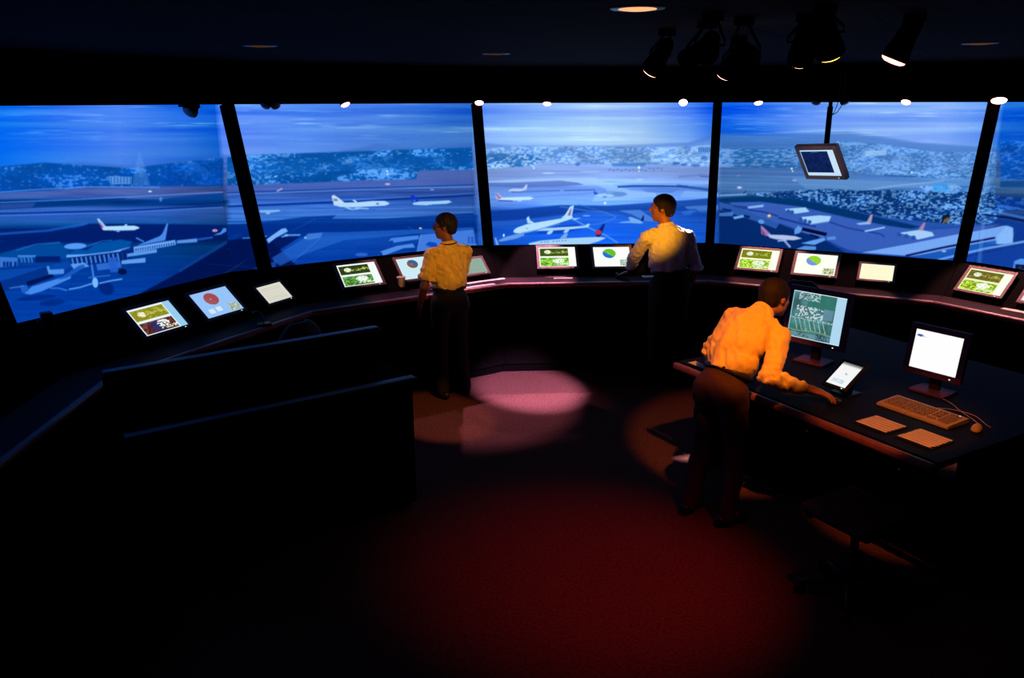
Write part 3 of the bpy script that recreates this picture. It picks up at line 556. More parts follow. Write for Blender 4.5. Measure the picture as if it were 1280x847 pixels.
# ---------------------------------------------------------------- console ring
RI, ZI, RO, ZO = 4.33, .99, 4.675, 1.285
c15 = math.cos(ST/2)
def bayframe(b):
    a = az(b)+ST/2; n = Vector((math.sin(a), math.cos(a), 0)); t = Vector((math.cos(a), -math.sin(a), 0))
    return a, n, t
def slope(b):
    a, n, t = bayframe(b); p0 = n*RI*c15+Vector((0, 0, .98)); v = (n*(RO-RI)*c15+Vector((0, 0, 1.276-.98))).normalized()
    return p0, t, v, t.cross(v)
def edgep(b, s, r, z):
    """point on the polygon side b at distance s (m) from its middle"""
    a, n, t = bayframe(b); return n*r*c15+t*s+Vector((0, 0, z))
clabel = {-1: 'dark console bay at the far left edge behind the low dark cabinet', 0: 'dark console bay holding the three monitors at the left',
          1: 'dark console bay behind the man in yellow shirt', 2: 'dark console bay where the man in pale blue shirt rests his hand',
          3: 'dark console bay with three monitors, below the hanging monitor', 4: 'dark console bay with reddish desk edge at the right edge of the view'}
for i in range(-1, 5):
    a, n, t = bayframe(i)
    th = thing('control_console', n*4.1*c15, clabel[i], 'console')
    inv = th.matrix_world.inverted(); O = Vector(th.location)
    def seg(prof, name, m, s0=None, s1=None, gap=.0015, mid=False):
        A = []; B = []
        for r, z in prof:
            h = r*math.sin(ST/2)
            l = -h+gap if s0 is None else s0; g = h-gap if s1 is None else s1
            A.append(edgep(i, l, r, z)-O); B.append(edgep(i, g, r, z)-O)
        b = MB(); b.prism(A, B); return b.build(name, m, th)
    seg([(4.16, .09), (4.16, .955), (4.66, .955), (4.66, .09)], 'cabinet', M['console'])
    seg([(4.18, 0), (4.18, .09), (4.62, .09), (4.62, 0)], 'plinth', M['black'])
    seg([(4.03, .957), (4.03, .992), (4.34, .992), (4.34, .957)], 'worktop', M['desk'])
    seg([(4.0, .955), (3.992, .965), (3.99, .985), (3.998, .996), (4.012, 1.0), (4.03, 1.0), (4.03, .955)], 'edge_band', M['edge'])
    if i != -1:
        seg([(4.335, .994), (RO-.015, ZO-.018), (RO, ZO-.016), (RO+.014, ZO-.02), (RO+.014, .957), (4.335, .957)], 'sloped_housing', M['console'], *((-.66, None) if i == 0 else (None, None)))
    for s in (-.37, .37):
        b = MB(); b.box(edgep(i, s, 4.145, .52)-O, (.006, .012, .70), rz(-a)); b.build('panel_joint', M['black'], th)
# monitors recessed on the slope -------------------------------------------------
def scr_grid(w, h, nx, ny, fn):
    u, v = np.meshgrid(np.linspace(0, 1, nx), np.linspace(0, 1, ny))
    C = fn(u, 1-v)                                     # v measured from the top of the picture
    P = np.stack([(u-.5)*w, (v-.5)*h, 0*u], -1); return P, np.clip(C, 0, 1)
def base_c(u, c): return np.zeros(u.shape+(3,))+np.array(c, float)/255
def put(C, m, c, a=1.): C[m] = C[m]*(1-a)+np.array(c, float)/255*a
def noise2(u, v, s, seed):
    n = vnoise(160, 200, 160/s, 200/s, seed); return n[np.clip((v*159).astype(int), 0, 159), np.clip((u*199).astype(int), 0, 199)]
def pic_map(top=(84, 92, 30), bot=(90, 150, 50), bg=(250, 252, 245), side=(250, 255, 250), dark2=None, seed=1):
    def f(u, v):
        C = base_c(u, bg); n = noise2(u, v, 26, seed); n3 = noise2(u, v, 55, seed+5)
        m = (u > .03) & (u < .80) & (v > .07) & (v < .46); put(C, m, top); put(C, m & (n > .70), [min(255, c*1.15+12) for c in top])
        put(C, m & (((u-.24)/.09)**2+((v-.25)/.10)**2 < 1) & (n3 > .25), (245, 250, 215)); put(C, m & (abs(v-.27) < .06) & (n3 > .74) & (u > .3), (200, 210, 90)); put(C, m & (abs(v-.27) < .02) & (u > .28) & (n3 > .58), (190, 200, 120))
        put(C, m & (((u-.66)/.04)**2+((v-.24)/.07)**2 < 1), (170, 190, 70))
        m = (u > .03) & (u < .80) & (v > .55) & (v < .97); put(C, m, bot); put(C, m & (n > .60), [min(255, c*1.15+22) for c in bot]); put(C, m & (n < .34), [c*.75 for c in bot])
        put(C, m & (((u-.52)/.16)**2+((v-.70)/.12)**2 < 1) & (n3 > .3), (250, 255, 245)); put(C, m & (u > .4) & (abs(v-.86) < .05) & (n3 > .5), (235, 250, 225))
        if dark2 is not None: put(C, m & (n > .5) & (((u-.35)/.2)**2+((v-.78)/.2)**2 < 1), dark2)
        put(C, u > .83, side); return C
    return f
def pic_pie(bg=(250, 252, 252), a1=(110, 200, 40), a2=(50, 110, 210), c=(.43, .33), r=(.18, .24), corner=(60, 110, 60), cut=.15, seed=2, two=False):
    def f(u, v):
        C = base_c(u, bg); q = ((u-c[0])/r[0])**2+((v-c[1])/r[1])**2 < 1; n = noise2(u, v, 60, seed)
        put(C, q, a1); put(C, q & ((u-c[0])*.8-(v-c[1])*.75 < -cut*.3), a2)
        put(C, q & (abs(u-c[0]+.02) < .02) & (abs(v-c[1]) < .02), (200, 220, 235), .5)
        m = (u > .70) & (u < .97) & (v > .66) & (v < .96); put(C, m & (n > .52), corner); put(C, m & (n < .36), [min(255, q_*1.5+40) for q_ in corner], .6)
        if two:
            put(C, (abs(u-.22) < .07) & (abs(v-.78) < .09), (225, 240, 250), .8); put(C, (abs(u-.42) < .07) & (abs(v-.76) < .09), (225, 240, 250), .8)
        return C
    return f
def pic_list(bg=(250, 248, 225), line=(200, 200, 180), head=None):
    def f(u, v):
        C = base_c(u, bg); m = (np.abs((v*9) % 1-.5) < .13) & (u > .08) & (u < .9) & (v > .15); put(C, m, line, .55)
        if head: put(C, v < .1, head)
        return C
    return f
MSC = picmat('lit_monitor_picture', 1.0)
def monitor_face(th, w, h, bz, thick, fn, bez, nx=110, ny=84, deep=.004):
    b = MB()
    for sx in (-1, 1): b.box((sx*(w/2+bz/2), 0, 0), (bz, h+2*bz, thick), None, .003)
    for sy in (-1, 1): b.box((0, sy*(h/2+bz/2), 0), (w, bz, thick), None, .003)
    b.build('bezel', bez, th)
    b = MB(); b.box((0, 0, -thick*.5-.004), (w+bz*1.2, h+bz*1.2, thick*.9), None, .004); b.build('back_cover', M['plastic'], th)
    P, C = scr_grid(w, h, nx, ny, fn); P = P+np.array([0, 0, thick*.5-deep]); picture_mesh('display', P, C, MSC, th)
    b = MB(); b.box((w*.40, -h/2-bz*.55, thick*.5+.001), (.010, .005, .003), None, .001); b.build('power_light', emat('power_led', (.8, 1, .7), 1.5), th)
mons = [
 (0, -.19, .245, 'L', pic_map((142, 138, 28), (92, 42, 38), (230, 245, 250), (150, 205, 240), (30, 50, 120), 3), 'tilted console monitor with olive map and brown map, leftmost of all the monitors'),
 (0, .41, .24, 'L', pic_pie((150, 195, 250), (165, 75, 80), (160, 88, 92), corner=(150, 150, 60), seed=4, two=True), 'tilted console monitor with a red disc on light blue, second from the left'),
 (0, 1.04, .175, 'S', pic_list((225, 222, 205), (165, 170, 170)), 'small tilted console monitor with grey text lines, third from the left'),
 (1, -.37, .25, 'L', pic_map((40, 60, 22), (80, 140, 60), (250, 254, 250), (245, 255, 250), None, 6), 'tilted console monitor with two green maps, left of the paper cup'),
 (1, .255, .245, 'L', pic_pie((205, 235, 245), (60, 95, 150), (130, 90, 75), seed=7, cut=.02, c=(.40, .30), r=(.15, .2), corner=(205, 235, 245)), 'tilted console monitor with dark disc on pale blue, beside the man in yellow shirt'),
 (1, .86, .18, 'S', pic_list((150, 175, 160), (120, 150, 140)), 'small tilted grey green monitor just right of the man in yellow shirt'),
 (2, -.487, .255, 'L', pic_map((62, 84, 22), (120, 185, 50), (250, 255, 245), (252, 255, 250), None, 8), 'tilted monitor with two green maps, left of the green and blue pie chart'),
 (2, .103, .247, 'L', pic_pie((252, 254, 252), (100, 195, 40), (40, 110, 215), seed=9), 'tilted monitor with green and blue pie chart, by the tall man\'s hand'),
 (3, -.645, .25, 'L', pic_map((120, 125, 20), (165, 210, 60), (252, 255, 215), (255, 255, 240), None, 10), 'tilted console monitor with olive and lime maps, first right of the middle post'),
 (3, -.072, .243, 'L', pic_pie((254, 255, 245), (150, 215, 40), (120, 150, 225), seed=12, corner=(110, 120, 30)), 'tilted console monitor with lime and lilac pie chart, behind the bending man'),
 (3, .508, .205, 'S', pic_list((255, 253, 215), (245, 235, 185)), 'small tilted cream coloured monitor below the right slanted post'),
 (4, -.84, .235, 'L', pic_map((112, 100, 36), (165, 195, 50), (240, 250, 200), (252, 255, 240), None, 14), 'tilted console monitor with brown map over lime map, near the right edge'),
 (4, -.27, .235, 'L', pic_map((190, 90, 100), (230, 235, 190), (250, 225, 230), (255, 250, 245), None, 15), 'tilted console monitor cut off by the right edge of the view'),
]
for bay, s, v0, kind, fn, lab in mons:
    p0, t, v, nn = slope(bay); w, h = (.392, .262) if kind == 'L' else (.30, .19)
    o = p0+t*s+v*v0+nn*.030
    th = thing('console_monitor', o, lab, 'monitor', Matrix((t, v, nn)).transposed(), 'tilted monitors set into the console ring')
    monitor_face(th, w, h, .028 if kind == 'L' else .024, .022, fn, M['bezel'], 120, 84)
# ---------------------------------------------------------------- things on the console ring
def sheet(name, c, w, d, ang, label, cat, m, group=None, thick=.0012, curl=.0015):
    th = MB(); n = 8
    top = [[th.bm.verts.new(((i/n-.5)*w, (j/2-.5)*d, thick+curl*abs(math.sin(i/n*3.1)))) for i in range(n+1)] for j in range(3)]
    bot = [[th.bm.verts.new(((i/n-.5)*w, (j/2-.5)*d, curl*.6*abs(math.sin(i/n*3.1)))) for i in range(n+1)] for j in range(3)]
    f = th.bm.faces.new
    for j in range(2):
        for i in range(n):
            f((top[j][i], top[j][i+1], top[j+1][i+1], top[j+1][i])); f((bot[j][i], bot[j+1][i], bot[j+1][i+1], bot[j][i+1]))
    for i in range(n):
        f((bot[0][i], bot[0][i+1], top[0][i+1], top[0][i])); f((bot[2][i+1], bot[2][i], top[2][i], top[2][i+1]))
    for j in range(2):
        f((bot[j+1][0], bot[j][0], top[j][0], top[j+1][0])); f((bot[j][n], bot[j+1][n], top[j+1][n], top[j][n]))
    o = th.build(name, m); o.matrix_world = Matrix.Translation(Vector([float(q) for q in c])) @ rz(ang).to_4x4(); meta(o, label, cat, group); return o
a1 = az(1)+ST/2; a2 = az(2)+ST/2; a4 = az(4)+ST/2
ZD = .9925
def onring(b, s, r): return edgep(b, s, r/c15, ZD)
sheet('paper_sheet', uz(607, 351, ZD)*[1, 1, 1], .46, .055, -a1, 'upper long white paper strip on the console right of the man in yellow shirt', 'paper', M['paper'])
sheet('paper_sheet', uz(597, 357.5, ZD+.001), .40, .05, -a1, 'lower white paper strip nearest the desk edge, right of the man in yellow shirt', 'paper', M['paper'])
sheet('paper_sheet', uz(694, 344.8, ZD), .22, .10, -a2, 'larger rear white slip on the middle console below the green map monitor', 'paper', M['paper2'])
sheet('paper_sheet', uz(704, 347.6, ZD), .20, .035, -a2, 'narrow front white slip near the desk edge below the green map monitor', 'paper', M['paper2'])
sheet('paper_sheet', uz(812, 345, ZD), .16, .12, -a2+.1, 'pink lit paper between the pie chart monitor and the man in pale blue shirt', 'paper', M['paper'])
sheet('paper_sheet', uz(1276, 389, ZD), .30, .10, -a4, 'white paper on the console at the right edge of the view', 'paper', M['paper2'])
def cable(name, pts, r, m, label, cat, parent=None, seg=8):
    b = MB(); P = smooth_ctrl(pts, seg)
    if parent is None:
        o0 = P[0].copy(); b.tube([p-o0 for p in P], r, 6); o = b.build(name, m, None, True); o.location = o0; meta(o, label, cat); return o
    b.tube(P, r, 6); return b.build(name, m, parent, True)
def mouse_obj(c, ang, label, m, cable_pts=None):
    th = thing('computer_mouse', c, label, 'mouse', rz(ang))
    b = MB(); g = bmesh.ops.create_uvsphere(b.bm, u_segments=20, v_segments=12, radius=1)['verts']
    for v in g:
        z = max(v.co.z, -.15); v.co = Vector((v.co.x*.031*(1-.10*v.co.y), v.co.y*.055, (z+.15)*.032))
    b.build('shell', m, th, True)
    b = MB(); b.box((0, .035, .0315), (.0012, .036, .003)); b.build('button_split', M['plastic'], th)
    b = MB(); b.cyl((0, .028, .031), .006, .006, ry(math.pi/2)); b.build('scroll_wheel', M['plastic'], th)
    if cable_pts:
        inv = th.matrix_world.inverted(); cable('cable', [inv @ Vector([float(q) for q in p]) for p in cable_pts], .0022, m, None, None, th)
    return th
# mouse under the hand at the pie chart monitor
pm = uz(769, 343.5, ZD); mouse_obj(pm, -a2+.9, 'white computer mouse on the middle console beside the standing man\'s hand', M['paper'])
# paper cup
pc = uz(502, 361.5, ZD)
th = thing('paper_cup', pc, 'paper cup standing on the console in front of the disc monitor', 'cup')
b = MB(); b.lathe([(.030, 0), (.031, .003), (.041, .115), (.043, .117), (.043, .121), (.040, .121), (.038, .112), (.029, .006), (0, .006)]); b.build('cup_body', M['cup'], th, True)
b = MB(); b.lathe([(.0435, .117), (.0445, .120), (.0445, .127), (.041, .129), (.038, .126), (0, .126)]); b.build('lid', M['cup'], th, True)
# small device on the sill at the far left
pg = uz(62, 419, 1.20)
th = thing('sill_speaker', pg, 'small dark box standing on the sill at the far left below the terminal picture', 'speaker')
b = MB(); b.box((0, 0, .085), (.075, .07, .17), rz(.9), .008); b.build('housing', M['plastic'], th)
b = MB(); b.cyl((-.025, -.032, .10), .024, .006, rz(.9) @ rx(math.pi/2)); b.build('grille', M['metal'], th)
# gooseneck microphone on the left console
pq = uz(330, 407, ZD)
th = thing('desk_microphone', pq, 'small dark desk microphone with faint red glints in front of the small left monitor', 'microphone')
b = MB(); b.box((0, 0, .012), (.11, .085, .024), rz(.9), .006); b.build('base', M['plastic'], th)
b = MB(); b.tube(smooth_ctrl([(0, 0, .02), (-.01, .01, .07), (-.045, .03, .10), (-.075, .02, .105)]), .005); b.build('gooseneck', M['metal'], th, True)
b = MB(); b.sph((-.085, .015, .104), .016, None, (1.3, 1, 1)); b.build('capsule', M['plastic'], th, True)
b = MB(); b.cyl((.025, -.015, .027), .008, .008); b.build('talk_button', M['chrome'], th)
# ---------------------------------------------------------------- hanging monitor
D = 4.62
ctr = Vector(uz(1027, 202, 2.192))
tocam = Vector(CAM)-ctr; tocam.z = 0; tocam.normalize()
aim = Matrix.Rotation(math.radians(-36), 3, 'Z') @ tocam; aim = (aim*math.cos(math.radians(32))-Vector((0, 0, math.sin(math.radians(32))))).normalized()
xr = Vector((0, 0, 1)).cross(aim).normalized()
Rh = Matrix((xr, aim.cross(xr), aim)).transposed() @ rz(math.radians(4))
sz = (ctr-Vector(CAM)).length/F_PX
th = thing('hanging_monitor', ctr, 'grey framed monitor hanging from a ceiling pole before the right screens, dark blue picture', 'monitor', Rh)
def pic_nav(u, v):
    C = base_c(u, (14, 32, 84)); n = noise2(u, v, 12, 90); C = C*(.8+.4*n[..., None]); put(C, v < .045, (190, 225, 250)); put(C, u < .02, (150, 200, 230))
    put(C, u > .82, (200, 228, 250)); put(C, v > .88, (195, 225, 250)); put(C, (v > .07) & (v < .10) & (u > .33) & (u < .55), (40, 110, 130)); return C
monitor_face(th, .395, .30, .045, .05, pic_nav, mat('grey_brown_monitor_frame', (.30, .24, .24), .6, .08, 40), 120, 90)
inv = th.matrix_world.inverted()
tp = uz(1039, 128, 2.70); 
topc = ctr-aim*.06+Vector((0, 0, .10))
pole_top = Vector((topc.x, topc.y, ZC))
b = MB(); b.tube([inv @ Vector((topc.x, topc.y, ctr.z+.02)), inv @ Vector((topc.x, topc.y, 2.72))], .027, 14); b.build('lower_pole', M['black'], th)
b = MB(); b.tube([inv @ Vector((topc.x, topc.y, 2.70)), inv @ pole_top], .019, 14); b.build('upper_pole', M['black'], th)
b = MB(); b.cyl(inv @ (pole_top-Vector((0, 0, .012))), .07, .02, Rh.transposed()); b.build('ceiling_plate', M['black'], th)
b = MB(); b.box((0, .03, -.055), (.12, .12, .03), None, .004); b.build('mount_bracket', M['black'], th)
for dx in (.05, .085):
    cable('cable', [inv @ Vector((topc.x+.024, topc.y, 2.64)), inv @ Vector((topc.x+dx*.9, topc.y, 2.68)), inv @ Vector((topc.x+dx*1.4, topc.y-.02, 2.82)), inv @ Vector((topc.x+dx, topc.y, ZC-.005))], .004, M['plastic'], None, None, th)
# ---------------------------------------------------------------- near right desk
U = Vector((.70711, -.70711, 0)); V = Vector((.70711, .70711, 0)); ZT = .9
O2 = uz(1024.5, 523.6, ZT); O2 = Vector((O2[0], O2[1], 0)); R2 = Matrix((U, V, Vector((0, 0, 1)))).transposed()
def dk(u, v, z=ZT): return O2+U*u+V*v+Vector((0, 0, z))
LD, WD = 2.10, 1.95
th = thing('supervisor_desk', dk(-.29, WD/2, 0), 'large dark desk with reddish front edge, where the bending man leans', 'desk', R2)
b = MB(); b.box((0, .02, ZT-.02), (LD, WD-.04, .04), None, .003); b.build('desktop', M['deskblue'], th)
b = MB(); b.box((0, -WD/2+.0, ZT-.026), (LD, .045, .052), None, .018, 4); o = b.build('front_edge', M['edge'], th, True); o['label'] = 'rounded reddish front edge'
for sx in (-1, 0, 1):
    b = MB(); b.box((sx*(LD/2-.06), .1, (ZT-.04)/2), (.04, WD-.5, ZT-.04), None, .004); b.build('side_panel', M['console'], th)
b = MB(); b.box((0, WD/2-.1, .5), (LD-.16, .025, .7), None, .003); b.build('back_panel', M['console'], th)
for u in (-.1, .55):
    b = MB(); b.sph((u+.29-.0, -WD/2+.02, ZT-.12), .010); b.build('knob', M['chrome'], th)
def at_desk(px, py, z=ZT): q = uz(px, py, z); return Vector(q)
def desk_monitor(base, ctr_px, w, h, tilt, turn, label, fn, cz, nx=150, ny=116):
    th = thing('desk_monitor', base, label, 'monitor', R2 @ rz(turn))
    S = MB(); S.box((0, 0, .008), (.24, .19, .016), None, .006); S.build('stand_base', M['bezel_d'], th)
    S = MB(); S.box((0, .02, cz*.5), (.07, .035, cz), None, .006); S.build('stand_neck', M['plastic'], th)
    head = bpy.data.objects.new('display_head', None); 
    Rt = rx(math.pi/2-tilt)
    def tf(o):
        o.matrix_basis = Matrix.Translation((0, -.02, cz)) @ Rt.to_4x4()
    n0 = set(col.objects)
    monitor_face(th, w, h, .040, .035, fn, M['bezel_d'], nx, ny)
    for o in set(col.objects)-n0: tf(o)
    bpy.data.objects.remove(head)
    return th
def pic_aerial(u, v):
    C = base_c(u, (70, 120, 125)); n = noise2(u, v, 9, 70); n2 = noise2(u, v, 40, 71); n3 = noise2(u, v, 75, 72)
    C = C*(.75+.5*n[..., None]); put(C, (v < .30) & (u > .30), (48, 116, 104), .8); put(C, (n2 > .52) & (v > .30) & (v < .55) & (u > .10) & (u < .62), (205, 222, 228), .9)
    put(C, (n3 > .55) & (v < .18) & (u > .12) & (u < .52), (190, 215, 220), .9); put(C, (n3 > .5) & (abs(v-.58) < .02), (190, 210, 200), .8)
    for k_ in range(7):
        put(C, (abs((u-.1-.09*k_)-(v-.60)*.35) < .010) & (v > .58) & (v < .82), (170, 200, 190), .8)
    put(C, (u > .62) & (u < .80) & (v > .30) & (v < .52), (110, 150, 175), .7); put(C, (n2 > .55) & (v > .60) & (v < .85) & (u < .82), (60, 130, 110), .5)
    put(C, (v > .88) & (n2 > .4), (110, 150, 165), .8); put(C, abs(v-.83-.02*np.sin(u*9)) < .008, (150, 180, 110), .8); put(C, (v > .86) & (u > .55) & (n3 > .6), (20, 50, 70), .8)
    put(C, u > .82, (175, 215, 240)); put(C, v < .012, (230, 245, 250)); put(C, v > .985, (220, 240, 250)); put(C, u < .02, (150, 200, 200)); return C
def pic_white(u, v):
    C = base_c(u, (254, 254, 254)); put(C, (((u-.11)/.07)**2+((v-.15)/.035)**2 < 1), (120, 140, 200), .9); put(C, (abs(u-.09) < .05) & (abs(v-.15) < .02), (40, 60, 130), .8); put(C, (abs(u-.19) < .05) & (abs(v-.17) < .012), (190, 200, 225), .8); return C
def pic_tab(u, v):
    C = base_c(u, (244, 246, 246)); put(C, v < .07, (120, 125, 130)); put(C, (v > .07) & (v < .12), (205, 208, 210)); n = noise2(u, v, 70, 33)
    put(C, (abs(u-.55) < .06) & (abs(v-.44) < .05) & (n > .5), (120, 125, 150)); put(C, (v > .72) & (v < .88) & (n > .55) & (abs(u-.45) < .3), (150, 195, 225)); return C
turn1 = math.radians(14)
th1 = desk_monitor(dk(-.815, .90), None, .41, .345, math.radians(9), .22, 'large desk monitor with green aerial picture, right of the bending man\'s head', pic_aerial, .345)
th2 = desk_monitor(dk(.045, 1.05), None, .312, .258, math.radians(9), .10, 'desk monitor with blank white screen behind the keyboard', pic_white, .278)
# tilted touch tablet on a stand
Pc = at_desk(1056, 469, ZT+.13)
th = thing('tablet_display', Vector((Pc.x, Pc.y, ZT)), 'small tilted white screen between the two desk monitors, near the man\'s hand', 'tablet', R2)
n0 = set(col.objects); monitor_face(th, .150, .20, .022, .020, pic_tab, M['plastic'], 80, 96)
for o in set(col.objects)-n0: o.matrix_basis = Matrix.Translation((0, 0, .13)) @ rx(math.radians(35)).to_4x4()
b = MB(); b.box((0, .045, .06), (.09, .02, .12), rx(math.radians(-20)), .004); b.build('stand', M['plastic'], th)
b = MB(); b.box((0, .03, .006), (.14, .14, .012), None, .004); b.build('foot', M['plastic'], th)
# keyboard
kc = at_desk(1152, 514, ZT+.012); th = thing('keyboard', Vector((kc.x, kc.y, ZT)), 'beige computer keyboard lying in front of the white desk monitor', 'keyboard', R2)
KW, KD = .485, .215
b = MB()
prof = [(-KD/2, 0), (-KD/2, .012), (-KD/2+.03, .018), (KD/2-.01, .028), (KD/2, .025), (KD/2, 0)]
b.prism([(-KW/2, y, z) for y, z in prof], [(KW/2, y, z) for y, z in prof]); b.build('case', M['beige'], th)
kt = math.atan2(.010, KD-.04); Rk = rx(kt)
KR = [(0, [(.0, .30, 15), (.315, .375, 3), (.0, .0, 0)])]
nk = 0
def keyrow(y, x0, x1, n, kd=.017):
    b = MB(); pw = (x1-x0)/n
    for i in range(n):
        x = -KW/2+.015+x0+pw*(i+.5); z = .0195+(y+KD/2-.03)*math.tan(kt)+.002
        b.box((x, y, z), (pw*.80, kd*.80, .009), Rk, .002, 1)
    return b
# keys: one mesh per block row, each key its own raised cap
for blk, x0, x1, n, nm in (('main', 0, .290, 15, 'main_key_row'), ('nav', .302, .356, 3, 'navigation_key_row'), ('num', .368, .442, 4, 'number_pad_row')):
    for r in range(6):
        if blk == 'nav' and r in (1,): continue
        y = -KD/2+.045+r*.024+(.006 if r == 5 else 0)
        nn_ = n if r not in (0,) or blk != 'main' else 8
        o = keyrow(y, x0+.004, x1+.004, nn_, .022).build(nm, M['key'], th)
b = MB(); b.box((KW/2-.05, KD/2-.018, .0285), (.008, .003, .002)); b.build('status_light', emat('green_led', (.5, 1, .4), 2.), th)
cable('keyboard_cable_piece', [th.matrix_world.inverted() @ (dk(.235+q[0], .656+q[1])+Vector((0, 0, .006))) for q in ((.02, .12), (.10, .19), (.22, .20), (.34, .12), (.38, .10))], .0022, M['beige'], None, None, th).name = 'cable'
# mice on the desk
mp_ = at_desk(1221, 537, ZT); mouse_obj(mp_, math.radians(-45)+.35, 'beige computer mouse right of the keyboard', M['beige'],
          [mp_+Vector((.03, .045, .012)), mp_+Vector((.02, .15, .005)), mp_+Vector((-.02, .30, .005)), mp_+Vector((-.05, .45, .005)), mp_+Vector((-.12, .60, .004))])
mh = at_desk(1043, 504, ZT); mouse_obj(mh, math.radians(-45)-.1, 'dark computer mouse under the bending man\'s right hand', M['metal'])
# flight strips: two holders with separate paper strips
def strips(cpx, cpy, n, w, d, hl, who):
    c = at_desk(cpx, cpy, ZT); t = thing('strip_holder', Vector((c.x, c.y, ZT)), hl, 'tray', R2)
    b = MB(); b.box((0, 0, .003), (w+.02, d+.012, .006), None, .002); b.build('tray', M['plastic'], t)
    b = MB()
    for i in range(n+1): b.box((0, -d/2+i*d/n, .008), (w+.01, .002, .004))
    b.build('divider_rails', M['plastic'], t)
    src = None
    ordn = ['frontmost', 'second from the front', 'third from the front', 'fourth from the front', 'fifth from the front', 'sixth from the front', 'rearmost']
    for i in range(n):
        mw = Matrix.Translation(Vector((c.x, c.y, ZT+.0062))+V*(-d/2+(i+.5)*d/n)+U*random.uniform(-.003, .003)) @ R2.to_4x4()
        if src is None:
            b = MB(); b.box((0, 0, .002), (w, d/n*.84, .004), None, .001, 1); o = b.build('flight_strip', M['paper2']); src = o
        else: o = src.copy(); col.objects.link(o)
        o.matrix_world = mw; meta(o, 'white flight strip, %s in %s' % (ordn[i] if i < n-1 else 'rearmost', who), 'paper strip', 'flight strips in '+who)
strips(1100.5, 531, 6, .205, .195, 'dark strip holder nearest the bending man\'s hand, on the desk front', 'the desk holder nearer the mouse hand')
strips(1156, 549, 7, .205, .215, 'dark strip holder nearest the corner of the desk', 'the holder at the desk corner')
strips(874, 457, 3, .16, .075, 'small strip holder at the left end of the desk behind the bending man', 'the holder behind the bending man')
# ---------------------------------------------------------------- dark cabinet block at the lower left
A_, B_ = Vector((-3.10, -.84, 0)), Vector((-2.02, .42, 0)); dirU = (B_-A_).normalized(); dirV = Vector((-dirU.y, dirU.x, 0))
Ll = 1.85; Wl = .62; mid = (B_-dirU*Ll/2)+dirV*Wl/2; RL = Matrix((dirU, dirV, Vector((0, 0, 1)))).transposed()
th = thing('low_cabinet', mid, 'large dark counter with a raised back panel filling the lower left, top edges lit blue', 'cabinet', RL)
b = MB(); b.box((0, -.02, .48), (Ll-.06, Wl-.10, .88), None, .004); b.build('body', M['console'], th)
b = MB(); b.box((0, 0, .02), (Ll-.12, Wl-.12, .04)); b.build('plinth', M['black'], th)
b = MB(); b.box((0, -.02, .935), (Ll, Wl-.04, .03), None, .006); b.build('top_panel', M['console'], th)
b = MB(); b.box((0, Wl/2-.02, .58), (Ll, .04, 1.16), None, .006); b.build('back_panel', M['console'], th)
gl = mat('blue_lit_top_rail', (.014, .014, .030), .4, .1, 20, spec=.25)  # rails added for the blue edge highlights, blue also put into their colour
b = MB(); b.box((0, -Wl/2+.045, .955), (Ll, .09, .035), None, .014, 4); b.build('near_rail', gl, th, True)
b = MB(); b.box((0, Wl/2-.02, 1.18), (Ll, .09, .045), None, .016, 4); b.build('far_rail', gl, th, True)
for i in range(2):
    b = MB(); b.box((Ll/2-.47-.87*i, -Wl/2+.025, .48), (.82, .02, .78), None, .004); o = b.build('door', M['console'], th)
    h = MB(); h.tube([(Ll/2-.15-.87*i, -Wl/2+.015, .62), (Ll/2-.15-.87*i, -Wl/2-.015, .62), (Ll/2-.15-.87*i, -Wl/2-.015, .74), (Ll/2-.15-.87*i, -Wl/2+.015, .74)], .005); h.build('handle', M['metal'], o)
# desk phone on the cabinet
pr = uz(367, 480, .96)
th = thing('desk_phone', Vector((pr[0], pr[1], .951)), 'small dark phone with one red glint on top of the large low cabinet', 'phone', rz(.7))
b = MB(); b.prism([(-.08, -.10, 0), (-.08, -.10, .02), (-.08, .10, .055), (-.08, .10, 0)], [(.08, -.10, 0), (.08, -.10, .02), (.08, .10, .055), (.08, .10, 0)]); b.build('body', M['plastic'], th)
b = MB(); b.tube(smooth_ctrl([(-.055, -.085, .035), (-.055, -.05, .055), (-.055, .05, .07), (-.055, .085, .065)]), .014, 10); b.build('handset', M['plastic'], th, True)
b = MB(); b.sph((.03, -.02, .045), .009); b.build('key', M['chrome'], th)
